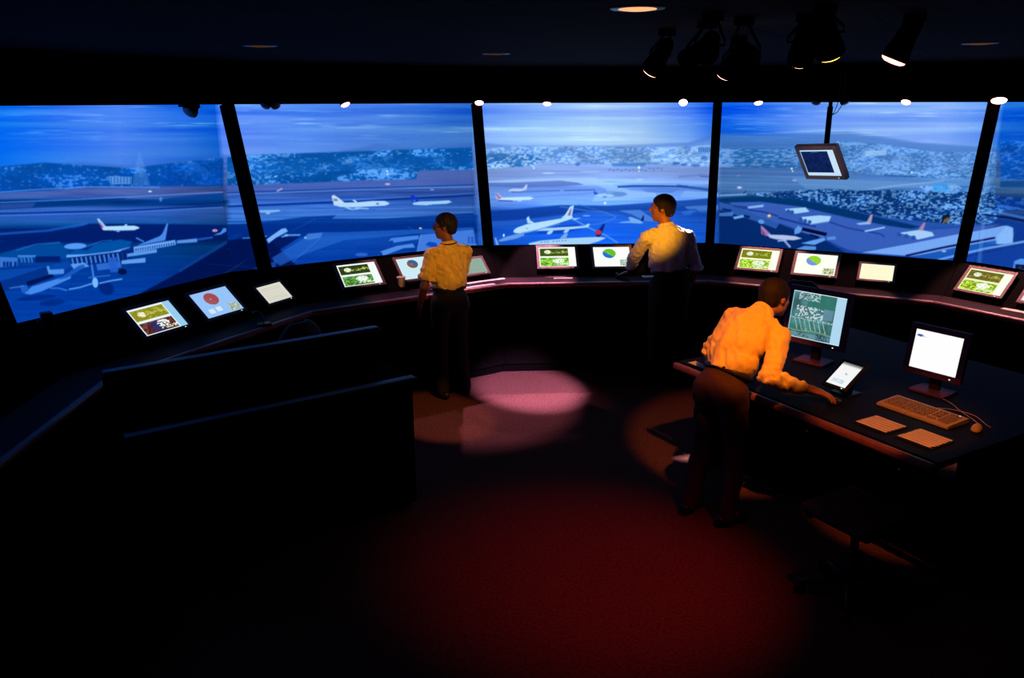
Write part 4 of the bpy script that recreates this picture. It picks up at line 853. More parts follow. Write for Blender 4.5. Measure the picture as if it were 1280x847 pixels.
# ---------------------------------------------------------------- office chairs pushed to the consoles
def office_chair(c, face, label, back_top=1.05, seat=.50, name='office_chair', back=True):
    th = thing(name, Vector(c), label, 'chair', rz(-face))      # local +Y looks towards the desk
    b = MB(); b.cyl((0, 0, .10), .035, .05); 
    b.build('hub', M['plastic'], th)
    for i in range(5):
        a = i*2*math.pi/5+.3; e = (math.cos(a)*.28, math.sin(a)*.28)
        b = MB(); b.tube([(math.cos(a)*.02, math.sin(a)*.02, .10), (e[0]*.6, e[1]*.6, .095), (e[0], e[1], .075)], .02, 8, [.026, .022, .016]); o = b.build('leg', M['plastic'], th, True)
        w_ = MB(); w_.cyl((e[0], e[1], .03), .03, .04, rz(a+1.2) @ ry(math.pi/2)); w_.build('castor', M['plastic'], o)
    b = MB(); b.cyl((0, 0, .10+(seat-.18)/2), .024, seat-.16); b.build('gas_column', M['metal'], th)
    b = MB(); b.box((0, 0, seat-.025), (.46, .45, .07), None, .03, 4); b.build('seat', M['fabric_k'], th, True)
    if back:
        b = MB(); n = 16; hgt = back_top-seat-.10; fr = []; bk2 = []
        for j in range(n+1):
            v = j/n; z = seat+.10+hgt*v
            wv = .22*(1-max(0, (v-.55)/.45)**2.6*.62)*(.80+.20*min(1, v*2.2)); fr.append((z, wv))
        rows_ = []
        for z, wv in fr:
            rw = []
            for i in range(13):
                s = i/12*2-1; y = -.225-.05*((z-seat)/.5)+.045*s*s; rw.append((s*wv, y, z))
            rows_.append(rw)
        vf = [[b.bm.verts.new(p) for p in r] for r in rows_]; vb = [[b.bm.verts.new((p[0], p[1]-.05, p[2])) for p in r] for r in rows_]
        for j in range(n):
            for i in range(12):
                b.bm.faces.new((vf[j][i], vf[j][i+1], vf[j+1][i+1], vf[j+1][i])); b.bm.faces.new((vb[j][i+1], vb[j][i], vb[j+1][i], vb[j+1][i+1]))
            b.bm.faces.new((vb[j][0], vf[j][0], vf[j+1][0], vb[j+1][0])); b.bm.faces.new((vf[j][12], vb[j][12], vb[j+1][12], vf[j+1][12]))
        for i in range(12):
            b.bm.faces.new((vf[n][i], vf[n][i+1], vb[n][i+1], vb[n][i])); b.bm.faces.new((vf[0][i+1], vf[0][i], vb[0][i], vb[0][i+1]))
        b.build('backrest', M['fabric_k'], th, True)
        b = MB(); b.tube(smooth_ctrl([(0, -.05, seat-.07), (0, -.27, seat-.06), (0, -.33, seat+.06), (0, -.33, seat+.25)]), .018); b.build('back_support', M['plastic'], th, True)
    return th
office_chair((-3.36, .86, 0), math.radians(-75), 'dark office chair with rounded back between the dark counter and the small left monitor', 1.20, seat=.62)
office_chair((.685, 3.585, 0), math.radians(12), 'dark office chair pushed to the console behind the bending man\'s monitor', 1.185, seat=.62)
office_chair((.78, .02, 0), .78, 'dark swivel stool under the front edge of the desk at the lower right', seat=.56, name='swivel_stool', back=False)
# ---------------------------------------------------------------- people: smooth bodies grown from a signed distance field
def V3(*a): return np.array(a, float)
class SDF:
    def __init__(s, lo, hi, h):
        s.h = h; s.lo = np.array(lo, float); s.n = (np.ceil((np.array(hi)-s.lo)/h)).astype(int)+1
        s.F = np.full(s.n, .12, np.float32)
    def _sl(s, lo, hi, pad):
        a = np.clip(np.floor((np.array(lo)-pad-s.lo)/s.h).astype(int), 0, s.n-1); b = np.clip(np.ceil((np.array(hi)+pad-s.lo)/s.h).astype(int)+1, 1, s.n)
        if (b <= a).any(): return None
        ax = [(np.arange(a[i], b[i])*s.h+s.lo[i]).astype(np.float32) for i in range(3)]
        return tuple(slice(a[i], b[i]) for i in range(3)), np.stack(np.meshgrid(*ax, indexing='ij'), -1)
    def _mix(s, sl, d, k, op):
        F = s.F[sl]
        if op == 'add':
            hh = np.clip(.5+.5*(F-d)/k, 0, 1); s.F[sl] = F*(1-hh)+d*hh-k*hh*(1-hh)
        elif op == 'sub':
            d = -d; hh = np.clip(.5-.5*(F-d)/k, 0, 1); s.F[sl] = F*(1-hh)+d*hh+k*hh*(1-hh)
    def cap(s, a, b, ra, rb, k=.02, op='add'):
        a = np.asarray(a, float); b = np.asarray(b, float); r = max(ra, rb)
        q = s._sl(np.minimum(a, b)-r, np.maximum(a, b)+r, k+.03)
        if q is None: return s
        sl, P = q; ab = b-a; t = np.clip(((P-a)@ab)/max(ab@ab, 1e-9), 0, 1)
        d = np.linalg.norm(P-a-t[..., None]*ab, axis=-1)-(ra*(1-t)+rb*t); s._mix(sl, d.astype(np.float32), k, op); return s
    def ell(s, c, r, A=None, k=.02, op='add'):
        c = np.asarray(c, float); r = np.asarray(r, float); m = r.max()
        q = s._sl(c-m, c+m, k+.03)
        if q is None: return s
        sl, P = q; L = P-c
        if A is not None: L = L@np.asarray(A, float)          # columns of A are the local axes
        k0 = np.linalg.norm(L/r, axis=-1); k1 = np.linalg.norm(L/(r*r), axis=-1)+1e-6
        s._mix(sl, (k0*(k0-1)/k1).astype(np.float32), k, op); return s
    def cut(s, p, n):
        """remove the half space on the side the normal points to"""
        q = s._sl(s.lo, s.lo+s.n*s.h, 0); sl, P = q; n = np.asarray(n, float)/np.linalg.norm(n)
        s.F[sl] = np.maximum(s.F[sl], ((P-np.asarray(p))@n).astype(np.float32)); return s
    def cutfn(s, fn):
        sl, P = s._sl(s.lo, s.lo+s.n*s.h, 0); s.F[sl] = np.maximum(s.F[sl], fn(P).astype(np.float32)); return s
    def disp(s, fn):
        sl, P = s._sl(s.lo, s.lo+s.n*s.h, 0); s.F[sl] += np.where(np.abs(s.F[sl]) < .04, fn(P), 0).astype(np.float32); return s
    def mesh(s, name, m, parent=None, origin=None, smooth_it=2):
        F = s.F; S = F < 0; n = s.n
        c = [S[dx:n[0]-1+dx, dy:n[1]-1+dy, dz:n[2]-1+dz] for dx in (0, 1) for dy in (0, 1) for dz in (0, 1)]
        al = np.logical_and.reduce(c); an = np.logical_or.reduce(c); act = an & ~al
        idx = np.argwhere(act); off = np.array([(dx, dy, dz) for dx in (0, 1) for dy in (0, 1) for dz in (0, 1)])
        vals = np.stack([F[idx[:, 0]+o[0], idx[:, 1]+o[1], idx[:, 2]+o[2]] for o in off], 1)
        pos = np.zeros((len(idx), 3)); cnt = np.zeros(len(idx))
        for a in range(8):
            for b in range(a+1, 8):
                if np.abs(off[a]-off[b]).sum() != 1: continue
                fa, fb = vals[:, a], vals[:, b]; mk = (fa < 0) != (fb < 0); t = np.where(mk, fa/np.where(mk, fa-fb, 1), 0)
                pos += np.where(mk[:, None], off[a]+t[:, None]*(off[b]-off[a]), 0); cnt += mk
        pts = s.lo+(idx+pos/cnt[:, None])*s.h
        vid = np.full(act.shape, -1, np.int32); vid[tuple(idx.T)] = np.arange(len(idx))
        quads = []
        for ax in range(3):
            o1, o2 = [(1, 2), (2, 0), (0, 1)][ax]
            sl0 = [slice(1, -1)]*3; sl0[ax] = slice(0, n[ax]-1)
            A = S[tuple(sl0)]; sl1 = list(sl0); sl1[ax] = slice(1, n[ax]); B = S[tuple(sl1)]
            e = np.argwhere(A != B); 
            base = e.copy(); base[:, o1] += 1; base[:, o2] += 1
            def V_(d1, d2):
                q = base.copy(); q[:, o1] += d1; q[:, o2] += d2; return vid[tuple(q.T)]
            Q = np.stack([V_(-1, -1), V_(0, -1), V_(0, 0), V_(-1, 0)], 1); fl = A[tuple(e.T)]
            Q[~fl] = Q[~fl][:, ::-1]; quads.append(Q)
        Q = np.concatenate(quads)
        Q = Q[(Q >= 0).all(1)]
        for _ in range(smooth_it):
            acc = np.zeros_like(pts); ct = np.zeros(len(pts))
            for a in range(4):
                b = (a+1) % 4; np.add.at(acc, Q[:, a], pts[Q[:, b]]); np.add.at(acc, Q[:, b], pts[Q[:, a]]); np.add.at(ct, Q[:, a], 1); np.add.at(ct, Q[:, b], 1)
            pts = pts*.5+.5*acc/np.maximum(ct, 1)[:, None]
        if origin is not None: pts = pts-np.asarray(origin)
        me = bpy.data.meshes.new(name); me.vertices.add(len(pts)); me.vertices.foreach_set('co', pts.reshape(-1).astype(np.float32))
        me.loops.add(Q.size); me.loops.foreach_set('vertex_index', Q.reshape(-1).astype(np.int32)); me.polygons.add(len(Q))
        me.polygons.foreach_set('loop_start', (np.arange(len(Q))*4).astype(np.int32)); me.polygons.foreach_set('use_smooth', np.ones(len(Q), bool)); me.update(calc_edges=True)
        me.materials.append(m); o = bpy.data.objects.new(name, me); link(o, parent); return o
def unit(v): v = np.asarray(v, float); return v/np.linalg.norm(v)
def head_axes(fwd, up):
    f = unit(fwd); r = unit(np.cross(f, up)); u = np.cross(r, f); return r, f, u
def hand(S, w, d, nrm, side, curl=.5, k=.008, spread=1., sc=1.):
    """palm from the wrist w along d; nrm = back of the hand; side = direction of the thumb"""
    d = unit(d); side = unit(side-np.dot(side, d)*d); nrm = unit(np.cross(d, side))*np.sign(np.dot(np.cross(d, side), nrm) or 1)
    A = np.stack([side, d, nrm], 1)
    S.ell(w+d*.050*sc, (.041*sc, .052*sc, .018*sc), A, .012); S.cap(w-d*.01, w+d*.03, .024*sc, .024*sc, .012)
    for i, (off, ln) in enumerate(((.027, .072), (.009, .080), (-.009, .075), (-.026, .060))):
        b = w+d*(.088-.004*abs(i-1.3))*sc+side*off*sc; dd = unit(d+side*off*2.0*spread); c = curl*(1+.1*i); L = ln*sc
        p1 = b+(dd*math.cos(c*.5)-nrm*math.sin(c*.5))*L*.42; p2 = p1+(dd*math.cos(c*1.2)-nrm*math.sin(c*1.2))*L*.33; p3 = p2+(dd*math.cos(c*1.8)-nrm*math.sin(c*1.8))*L*.25
        S.cap(b-dd*.02, p1, .0092*sc, .0088*sc, k*.5); S.cap(p1, p2, .0088*sc, .0082*sc, k*.4); S.cap(p2, p3, .0082*sc, .0072*sc, k*.4)
    t0 = w+d*.022*sc+side*.026*sc; t1 = t0+unit(side*.85+d*.75-nrm*.3)*.036*sc; t2 = t1+unit(side*.30+d-nrm*.35*curl*2)*.030*sc
    S.cap(t0, t1, .013*sc, .0105*sc, .008); S.cap(t1, t2, .0105*sc, .0085*sc, .004)
def person(J, label, shirt, trouser, skin, hair, sleeve='long', h=.0065, sc=1., extras=()):
    r, f, u = head_axes(J['look'], J['hup']); H = J['head']
    allp = np.array([v for k_, v in J.items() if k_ in ('pelvis', 'chest', 'neck', 'head', 'sL', 'sR', 'eL', 'eR', 'wL', 'wR', 'hL', 'hR', 'kL', 'kR', 'aL', 'aR')])
    lo = allp.min(0)-.26; hi = allp.max(0)+.26; lo[2] = -.03
    origin = np.array([J['pelvis'][0], J['pelvis'][1], 0.])
    root = thing('person', origin, label, 'person')
    pr, pf = unit(J['pright']), unit(np.cross([0, 0, 1], J['pright'])); cr = unit(J['cright']); cu = unit(J['neck']-J['chest']); cf = np.cross(cu, cr)
    pu = unit(J['chest']-J['pelvis']); pf2 = np.cross(pu, pr)
    PA = np.stack([pr, pf2, pu], 1); CA = np.stack([cr, cf, cu], 1)
    # --- body, one continuous surface
    S = SDF(lo, hi, h)
    S.ell(J['pelvis'], (.135*sc, .09*sc, .10*sc), PA, .03); S.cap(J['pelvis'], J['chest'], .085*sc, .095*sc, .04); S.ell(J['chest'], (.145*sc, .09*sc, .17*sc), CA, .04)
    S.cap(J['sL'], J['sR'], .038*sc, .038*sc, .03); S.cap(J['neck']-cu*.05, H-u*.055-f*.01, .056*sc, .050*sc, .02)
    for sd in 'LR':
        S.cap(J['s'+sd], J['e'+sd], .044*sc, .037*sc, .03); S.cap(J['e'+sd], J['w'+sd]*.55+J['e'+sd]*.45, .038*sc, .034*sc, .015); S.cap(J['w'+sd]*.55+J['e'+sd]*.45, J['w'+sd], .034*sc, .024*sc, .02)
        S.cap(J['h'+sd], J['k'+sd], .070*sc, .045*sc, .03); S.cap(J['k'+sd], J['a'+sd], .048*sc, .032*sc, .02); S.cap(J['a'+sd], J['a'+sd]+J['toe'+sd]*.12-V3(0, 0, .05), .032*sc, .024*sc, .02)
        hd = J['hand'+sd]; hand(S, J['w'+sd]+unit(hd[0])*.01, hd[0], hd[1], hd[2], hd[3], sc=sc*(hd[4] if len(hd) > 4 else 1.))
    HA = np.stack([r, f, u], 1); g = lambda x, y, z: H+(r*x+f*y+u*z)*sc
    S.ell(g(0, -.012, .030), (.076*sc, .098*sc, .088*sc), HA, .015); S.ell(g(0, .028, -.035), (.060*sc, .066*sc, .070*sc), HA, .025); S.ell(g(0, .062, -.085), (.030*sc, .026*sc, .022*sc), HA, .02)
    S.cap(g(-.032, .078, .036), g(.032, .078, .036), .012, .012, .014)
    S.cap(g(0, .088, .026), g(0, .110, -.012), .008, .0125, .010); S.cap(g(-.012, .100, -.016), g(.012, .100, -.016), .009, .009, .008)
    S.cap(g(-.020, .086, -.044), g(.020, .086, -.044), .0075, .0075, .006); S.cap(g(-.018, .084, -.057), g(.018, .084, -.057), .0085, .0085, .006)
    for q in (-1, 1):
        S.ell(g(q*.032, .095, .014), (.015, .010, .009), HA, .010, 'sub'); S.ell(g(q*.040, .056, -.012), (.022, .022, .020), HA, .02)
        S.ell(g(q*.076, -.008, .000), (.010, .019, .031), HA, .006); S.ell(g(q*.086, -.004, .003), (.006, .010, .018), HA, .004, 'sub')
    body = S.mesh('body', skin, root, origin, 1)
    em = M['leather']
    for q in (-1, 1):
        b = MB(); b.sph(g(q*.031, .077, .014)-origin, .0115, None, (1, 1, 1), 14); b.build('eye', M['eye'], root, True)
        b = MB(); b.sph(g(q*.031, .0845, .0145)-origin, .0055, None, (1, 1, 1), 10); b.build('iris', em, root, True)
        b = MB(); b.tube([Vector(g(q*(.016+.008*i), .0925-.003*i*i*.6, .038+.004*math.sin(i*1.2))-origin) for i in range(4)], .003, 6); b.build('eyebrow', hair, root, True)
    # --- hair
    S = SDF(H-.17, H+.17, .004)
    S.ell(g(0, -.016, .034), (.086*sc, .108*sc, .097*sc), HA, .01); S.ell(g(0, -.055, -.025), (.064*sc, .055*sc, .055*sc), HA, .02)
    def hl(P):
        L = (P-H)@HA/sc; y, z = L[..., 1], L[..., 2]; x = np.abs(L[..., 0])
        a = (y-(.028+.80*(z-.020)))*.75; fr = np.where(z < .02, y-(.028-.10*(.02-z)), a); fr = np.where((z < .005), np.maximum(fr, y+.030), fr)
        side_burn = np.where((z < .01) & (z > -.02) & (y > -.01), y-.022, 9.)
        fr = np.where((z < .01) & (z > -.018), np.minimum(fr, np.maximum(side_burn, -(y-.008))), fr)
        return np.maximum(fr, -(z+.072))
    S.cutfn(hl); S.disp(lambda P: .0022*np.sin(P[..., 0]*160+P[..., 2]*60)*np.sin(P[..., 1]*150-P[..., 2]*50))
    S.mesh('hair', hair, root, origin, 1)
    # --- trousers
    S = SDF(lo, hi, h); waist = J['pelvis']+pu*.115*sc
    S.ell(J['pelvis']-pu*.01, (.172*sc, .125*sc, .125*sc), PA, .03); S.cap(J['pelvis'], waist+pu*.05, .125*sc, .12*sc, .03); S.ell(waist, (.158*sc, .118*sc, .06*sc), PA, .03)
    for sd in 'LR':
        bk = J['h'+sd]-pf2*.045*sc-pu*.02; S.ell(bk, (.085*sc, .080*sc, .10*sc), PA, .03)
        S.cap(J['h'+sd], J['k'+sd], .098*sc, .068*sc, .03); S.cap(J['k'+sd], J['a'+sd]-V3(0, 0, .03), .070*sc, .058*sc, .03)
    S.cut(waist, pu); S.disp(lambda P: .004*np.sin(P[..., 2]*34+P[..., 0]*22)*np.sin(P[..., 0]*30+P[..., 1]*26))
    S.cut([0, 0, .045], [0, 0, -1]); S.mesh('trousers', trouser, root, origin, 2)
    # belt
    S = SDF(J['pelvis']-.3, J['pelvis']+.32, .005); S.ell(waist-pu*.018, (.168*sc, .128*sc, .09*sc), PA, .02); S.cut(waist-pu*.002, pu); S.cut(waist-pu*.036, -pu); S.mesh('belt', M['leather'], root, origin, 1)
    # --- shoes
    for sd in 'LR':
        S = SDF(J['a'+sd]-.22, J['a'+sd]+.3, .006); t = unit(J['toe'+sd]*[1, 1, 0]); a = J['a'+sd]*[1, 1, 0]
        S.cap(a-t*.05+V3(0, 0, .042), a+t*.16+V3(0, 0, .034), .040, .032, .02); S.ell(a+t*.13+V3(0, 0, .03), (.05, .05, .032), None, .02); S.cap(a+V3(0, 0, .05), a+V3(0, 0, .09), .044, .042, .02)
        S.cut([0, 0, .003], [0, 0, -1]); S.mesh('shoe', M['leather'], root, origin, 1)
    # --- shirt
    S = SDF(lo, hi, h)
    S.ell(J['chest'], (.178*sc, .120*sc, .20*sc), CA, .05); S.cap(J['pelvis']+pu*.12, J['chest'], .130*sc, .125*sc, .05); S.ell(J['pelvis']+pu*.17*sc, (.172*sc, .132*sc, .10*sc), PA, .04)
    S.cap(J['sL']-cu*.008, J['sR']-cu*.008, .052*sc, .052*sc, .05); S.cap(J['neck']-cu*.06, J['neck']+cu*.0, .074*sc, .056*sc, .05)
    for sd in 'LR': S.cap(J['neck']-cu*.018, J['s'+sd]+cu*.004, .052*sc, .050*sc, .04)
    for sd in 'LR':
        s0, e0, w0 = J['s'+sd], J['e'+sd], J['w'+sd]
        if sleeve == 'short':
            end = s0*.20+e0*.80; S.cap(s0, end+unit(e0-s0)*.03, .056*sc, .076*sc, .02)
        else:
            S.cap(s0, e0, .060*sc, .058*sc, .018)
            L = 1. if sleeve == 'long' else .42
            we = e0*(1-L)+w0*L; S.cap(e0, we, .058*sc, (.040 if L == 1 else .054)*sc, .02)
            if sleeve == 'rolled': S.cap(we-unit(w0-e0)*.025, we, .058*sc, .060*sc, .006)
    ax1 = unit(J['chest']-J['pelvis'])
    def wr(P):
        q = (P-J['chest']); a = q@cr; c = q@cf; z = q@cu
        n = np.sin(a*46+z*22+1.5*np.sin(z*17))*.5+np.sin(z*38-a*30+1.2*np.sin(a*21))*.5
        n2 = np.sin(a*90+z*35+2*np.sin(z*31)+c*40)
        low = np.clip((.02-z)/.2, 0, 1)
        n3 = np.sin(z*52+a*64+2.2*np.sin(a*37+z*12))*np.sin(z*29-a*41+1.7*np.sin(z*43))
        return (-.0085*n*(.35+.9*low)-.0030*n2-.0045*n3)
    S.disp(wr)
    for sd in 'LR':                                                   # folds at the elbow and armpit
        e0, s0 = J['e'+sd], J['s'+sd]; d = unit(e0-s0)
        def fold(P, e0=e0, d=d):
            t = (P-e0)@d; m = np.exp(-(np.linalg.norm(P-e0, axis=-1)/.11)**2); return -.008*m*np.sin(t*110+((P-e0)@cr)*40)
        S.disp(fold)
    S.cut(waist-pu*.022*sc, -pu)
    top = J['neck']+cu*.028*sc; nf = unit(H-J['neck'])
    S.cut(top, unit(nf+cf*-.1))
    if sleeve == 'short':
        for sd in 'LR':
            s0, e0 = J['s'+sd], J['e'+sd]; d = unit(e0-s0); end = s0*.20+e0*.80; sgn = 1 if sd == 'R' else -1
            def cf_(P, end=end, d=d, e0=e0): 
                t = (P-end)@d; rr = np.linalg.norm(P-end-t[..., None]*d, axis=-1); return np.where((rr < .11) & (t > -.02), t, -1)
            S.cutfn(cf_)
    elif sleeve == 'rolled':
        for sd in 'LR':
            e0, w0 = J['e'+sd], J['w'+sd]; d = unit(w0-e0); end = e0*.58+w0*.42
            def cf_(P, end=end, d=d):
                t = (P-end)@d; rr = np.linalg.norm(P-end-t[..., None]*d, axis=-1); return np.where((rr < .09) & (t > -.02), t, -1)
            S.cutfn(cf_)
    else:
        for sd in 'LR':
            w0, e0 = J['w'+sd], J['e'+sd]; d = unit(w0-e0); end = w0-d*.012
            def cf_(P, end=end, d=d):
                t = (P-end)@d; rr = np.linalg.norm(P-end-t[..., None]*d, axis=-1); return np.where((rr < .07) & (t > -.02), t, -1)
            S.cutfn(cf_)
    sh = S.mesh('shirt', shirt, root, origin, 1)
    # collar
    S = SDF(J['neck']-.2, J['neck']+.2, .0045); N = J['neck']+nf*.012
    cx = unit(np.cross(nf, cf)); cy_ = np.cross(nf, cx)*-1
    ps = [N+cx*math.cos(t)*.064*sc+cf*math.sin(t)*.064*sc+nf*(.018-.012*math.sin(t)) for t in np.linspace(0, 2*math.pi, 25)]
    for a, b in zip(ps[:-1], ps[1:]): S.cap(a, b, .008, .008, .006); S.cap(a-nf*.018, b-nf*.018, .010, .010, .008)
    S.mesh('collar', shirt, root, origin, 1)
    for k_, a in extras:
        if k_ == 'watch':
            w0, e0 = J['w'+a], J['e'+a]; d = unit(w0-e0); c = Vector(w0-d*.025-origin)
            b = MB(); b.cyl(c, .031, .018, frame(Vector(d).orthogonal(), Vector(d).cross(Vector(d).orthogonal())), n=24); b.build('watch_strap', M['leather'], root, True)
        if k_ == 'glasses':
            b = MB()
            for q in (-1, 1):
                pts = [Vector(g(q*.034+math.cos(t)*.022, .100, .014+math.sin(t)*.016)-origin) for t in np.linspace(0, 2*math.pi, 17)]; b.tube(pts, .0016, 6)
                b.tube([Vector(g(q*.056, .098, .018)-origin), Vector(g(q*.074, .05, .016)-origin), Vector(g(q*.080, -.01, .012)-origin)], .0018, 6)
            b.tube([Vector(g(-.013, .102, .016)-origin), Vector(g(.013, .102, .016)-origin)], .0016, 6); b.build('glasses', M['metal'], root, True)
        if k_ == 'lanyard':
            b = MB(); pts = [Vector(N+cx*math.cos(t)*.074*sc+cf*math.sin(t)*.074*sc+nf*(.012-.03*max(0, math.sin(t)))-origin) for t in np.linspace(-.6, math.pi+.6, 5)]
            pts = [Vector(N+cx*math.cos(t)*.076*sc+cf*math.sin(t)*.076*sc+nf*(.010)-origin) for t in np.linspace(math.pi, 2*math.pi, 14)]
            b.tube(pts, .007, 6); b.build('lanyard', M['leather'], root, True)
        if k_ == 'phone_case':
            b = MB(); b.box(Vector(a-origin), (.06, .03, .10), None, .008); b.build('belt_pouch', M['leather'], root)
    return root
def local_frame(pos, face, sc):
    fw = np.array([math.sin(face), math.cos(face), 0]); rt = np.array([math.cos(face), -math.sin(face), 0])
    return fw, rt, (lambda x, y, z: np.array([pos[0], pos[1], 0.])+(rt*x+fw*y+np.array([0, 0, z]))*sc)
def azv(a, z=0): return np.array([math.sin(a), math.cos(a), z])
UPZ = np.array([0, 0, 1.])
def ik(s, w, l1, l2, pole):
    d = w-s; D = min(np.linalg.norm(d), (l1+l2)*.995); u_ = unit(d); a = (l1*l1-l2*l2+D*D)/(2*D); h_ = math.sqrt(max(l1*l1-a*a, 0)); p = unit(np.asarray(pole)-np.dot(pole, u_)*u_)
    return s+u_*a+p*h_
# --- man in yellow shirt
sc = 1.02; base = (-2.575, 2.66); fw, rt, L = local_frame(base, math.radians(-46), sc)
J = dict(pelvis=L(0, 0, .97), chest=L(0, .0, 1.25), neck=L(0, -.01, 1.465), head=L(-.012, .035, 1.625), look=azv(math.radians(-100), -.08), hup=UPZ,
         pright=rt, cright=rt, sL=L(-.178, -.005, 1.385), sR=L(.178, -.005, 1.385),
         hL=L(-.09, 0, .92), hR=L(.09, 0, .92), kL=L(-.10, .03, .49), kR=L(.11, .02, .49), aL=L(-.10, -.02, .085), aR=L(.13, -.03, .085), toeL=azv(math.radians(-52)), toeR=azv(math.radians(-30)))
J['wL'] = L(-.245, .13, .895); J['handL'] = (rt*-.05+fw*.35-UPZ, -rt, fw, .55)
J['wR'] = L(.03, .34, 1.035); J['handR'] = (-rt*.9+fw*.35-UPZ*.12, UPZ, -fw*1., .45)
J['eL'] = ik(J['sL'], J['wL'], .29*sc, .26*sc, -fw-rt*.5); J['eR'] = ik(J['sR'], J['wR'], .30*sc, .27*sc, -UPZ*.5+rt)
J1 = J
person(J, 'man with glasses in a yellow short sleeved shirt, standing at the console', M['shirt_y'], M['trouser_k'], M['skin'], M['hair'], 'short', sc=sc, extras=(('glasses', 0), ('lanyard', 0)))
# --- man in pale blue shirt
sc = 1.105; base = (-.60, 3.50); fw, rt, L = local_frame(base, math.radians(-22), sc)
J = dict(pelvis=L(.02, 0, .97), chest=L(0, .02, 1.25), neck=L(-.03, .035, 1.45), head=L(-.055, .08, 1.605), look=azv(math.radians(-88), -.08), hup=UPZ+rt*-.05,
         pright=rt, cright=unit(rt+UPZ*-.02), sL=L(-.20, .02, 1.365), sR=L(.165, .01, 1.36),
         hL=L(-.07, 0, .92), hR=L(.11, 0, .92), kL=L(-.08, .03, .49), kR=L(.13, .02, .49), aL=L(-.10, -.02, .085), aR=L(.15, -.04, .085), toeL=azv(math.radians(-35)), toeR=azv(math.radians(-10)))
J['wL'] = np.array(uz(786, 341, 1.06)); J['wR'] = L(.215, .09, .90)
J['handL'] = (azv(math.radians(-62), -.30), UPZ, azv(math.radians(20)), .35); J['handR'] = (fw*.4-UPZ*.9-rt*.1, rt, fw, .6)
J['eL'] = ik(J['sL'], J['wL'], .30*sc, .27*sc, -rt-fw*.3-UPZ*.2); J['eR'] = ik(J['sR'], J['wR'], .29*sc, .26*sc, rt*.25-fw)
print('L arm', np.linalg.norm(J['sL']-J['wL']), 'R', np.linalg.norm(J['sR']-J['wR']))
J2 = J
person(J, 'tall man in a pale blue shirt leaning his left hand on the middle console', M['shirt_b'], M['trouser_k'], M['skin'], M['hair2'], 'long', sc=sc)
# --- man bending over the desk
sc = 1.08; face = math.radians(36); fw = azv(face); rt = np.array([math.cos(face), -math.sin(face), 0])
pel = np.array([-.015, .80, .955]); nk = np.array([.205, 1.06, 1.405])
ch = pel*.38+nk*.62+np.array([-.03, -.03, .03])
J = dict(pelvis=pel, chest=ch, neck=nk, head=nk+np.array([.085, .105, .085]), look=unit(azv(math.radians(46), -.25)), hup=unit(UPZ+fw*.45),
         pright=rt, cright=unit(rt*.97-UPZ*.14), sL=nk-rt*.185+np.array([-.03, -.03, -.060]), sR=nk+rt*.185+np.array([-.02, -.03, -.120]))
J['wR'] = np.array(uz(1007, 485, ZT+.095)); J['wL'] = np.array(O2+U*-1.12+V*.20)+np.array([0, 0, ZT+.06])
J['eR'] = ik(J['sR'], J['wR'], .30*sc, .25*sc, -UPZ*.6-fw*.6+rt*.30); J['eL'] = ik(J['sL'], J['wL'], .28*sc, .25*sc, -UPZ*.4-fw*.9)
tgt = np.array(uz(1050, 497, ZT+.052))
J['handR'] = (tgt-J['wR'], UPZ, azv(math.radians(-20)), .38, 1.15); J['handL'] = (unit(-rt*.7+fw*.6-UPZ*.35), UPZ, rt, .3)
J['hL'] = pel-rt*.09+V3(0, 0, -.04); J['hR'] = pel+rt*.09+V3(0, 0, -.04)
J['kL'] = pel-rt*.13-fw*-.02+V3(0, 0, -.45); J['kR'] = pel+rt*.12+fw*.04+V3(0, 0, -.45)
J['aL'] = (pel-rt*.15-fw*.08)*[1, 1, 0]+V3(0, 0, .085); J['aR'] = (pel+rt*.13-fw*.03)*[1, 1, 0]+V3(0, 0, .085); J['toeL'] = azv(face-.2); J['toeR'] = azv(face+.2)
print('3 armR', np.linalg.norm(J['sR']-J['wR']), 'L', np.linalg.norm(J['sL']-J['wL']))
J3 = J
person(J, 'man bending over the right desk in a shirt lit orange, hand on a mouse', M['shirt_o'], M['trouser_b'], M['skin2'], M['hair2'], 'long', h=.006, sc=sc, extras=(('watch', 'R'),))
for nm, J in (('1', J1), ('2', J2), ('3', J3)):
    print(nm, {k_: tuple(round(float(q)) for q in pj(J[k_])) for k_ in ('head', 'neck', 'sL', 'sR', 'eL', 'eR', 'wL', 'wR', 'pelvis', 'aL')})
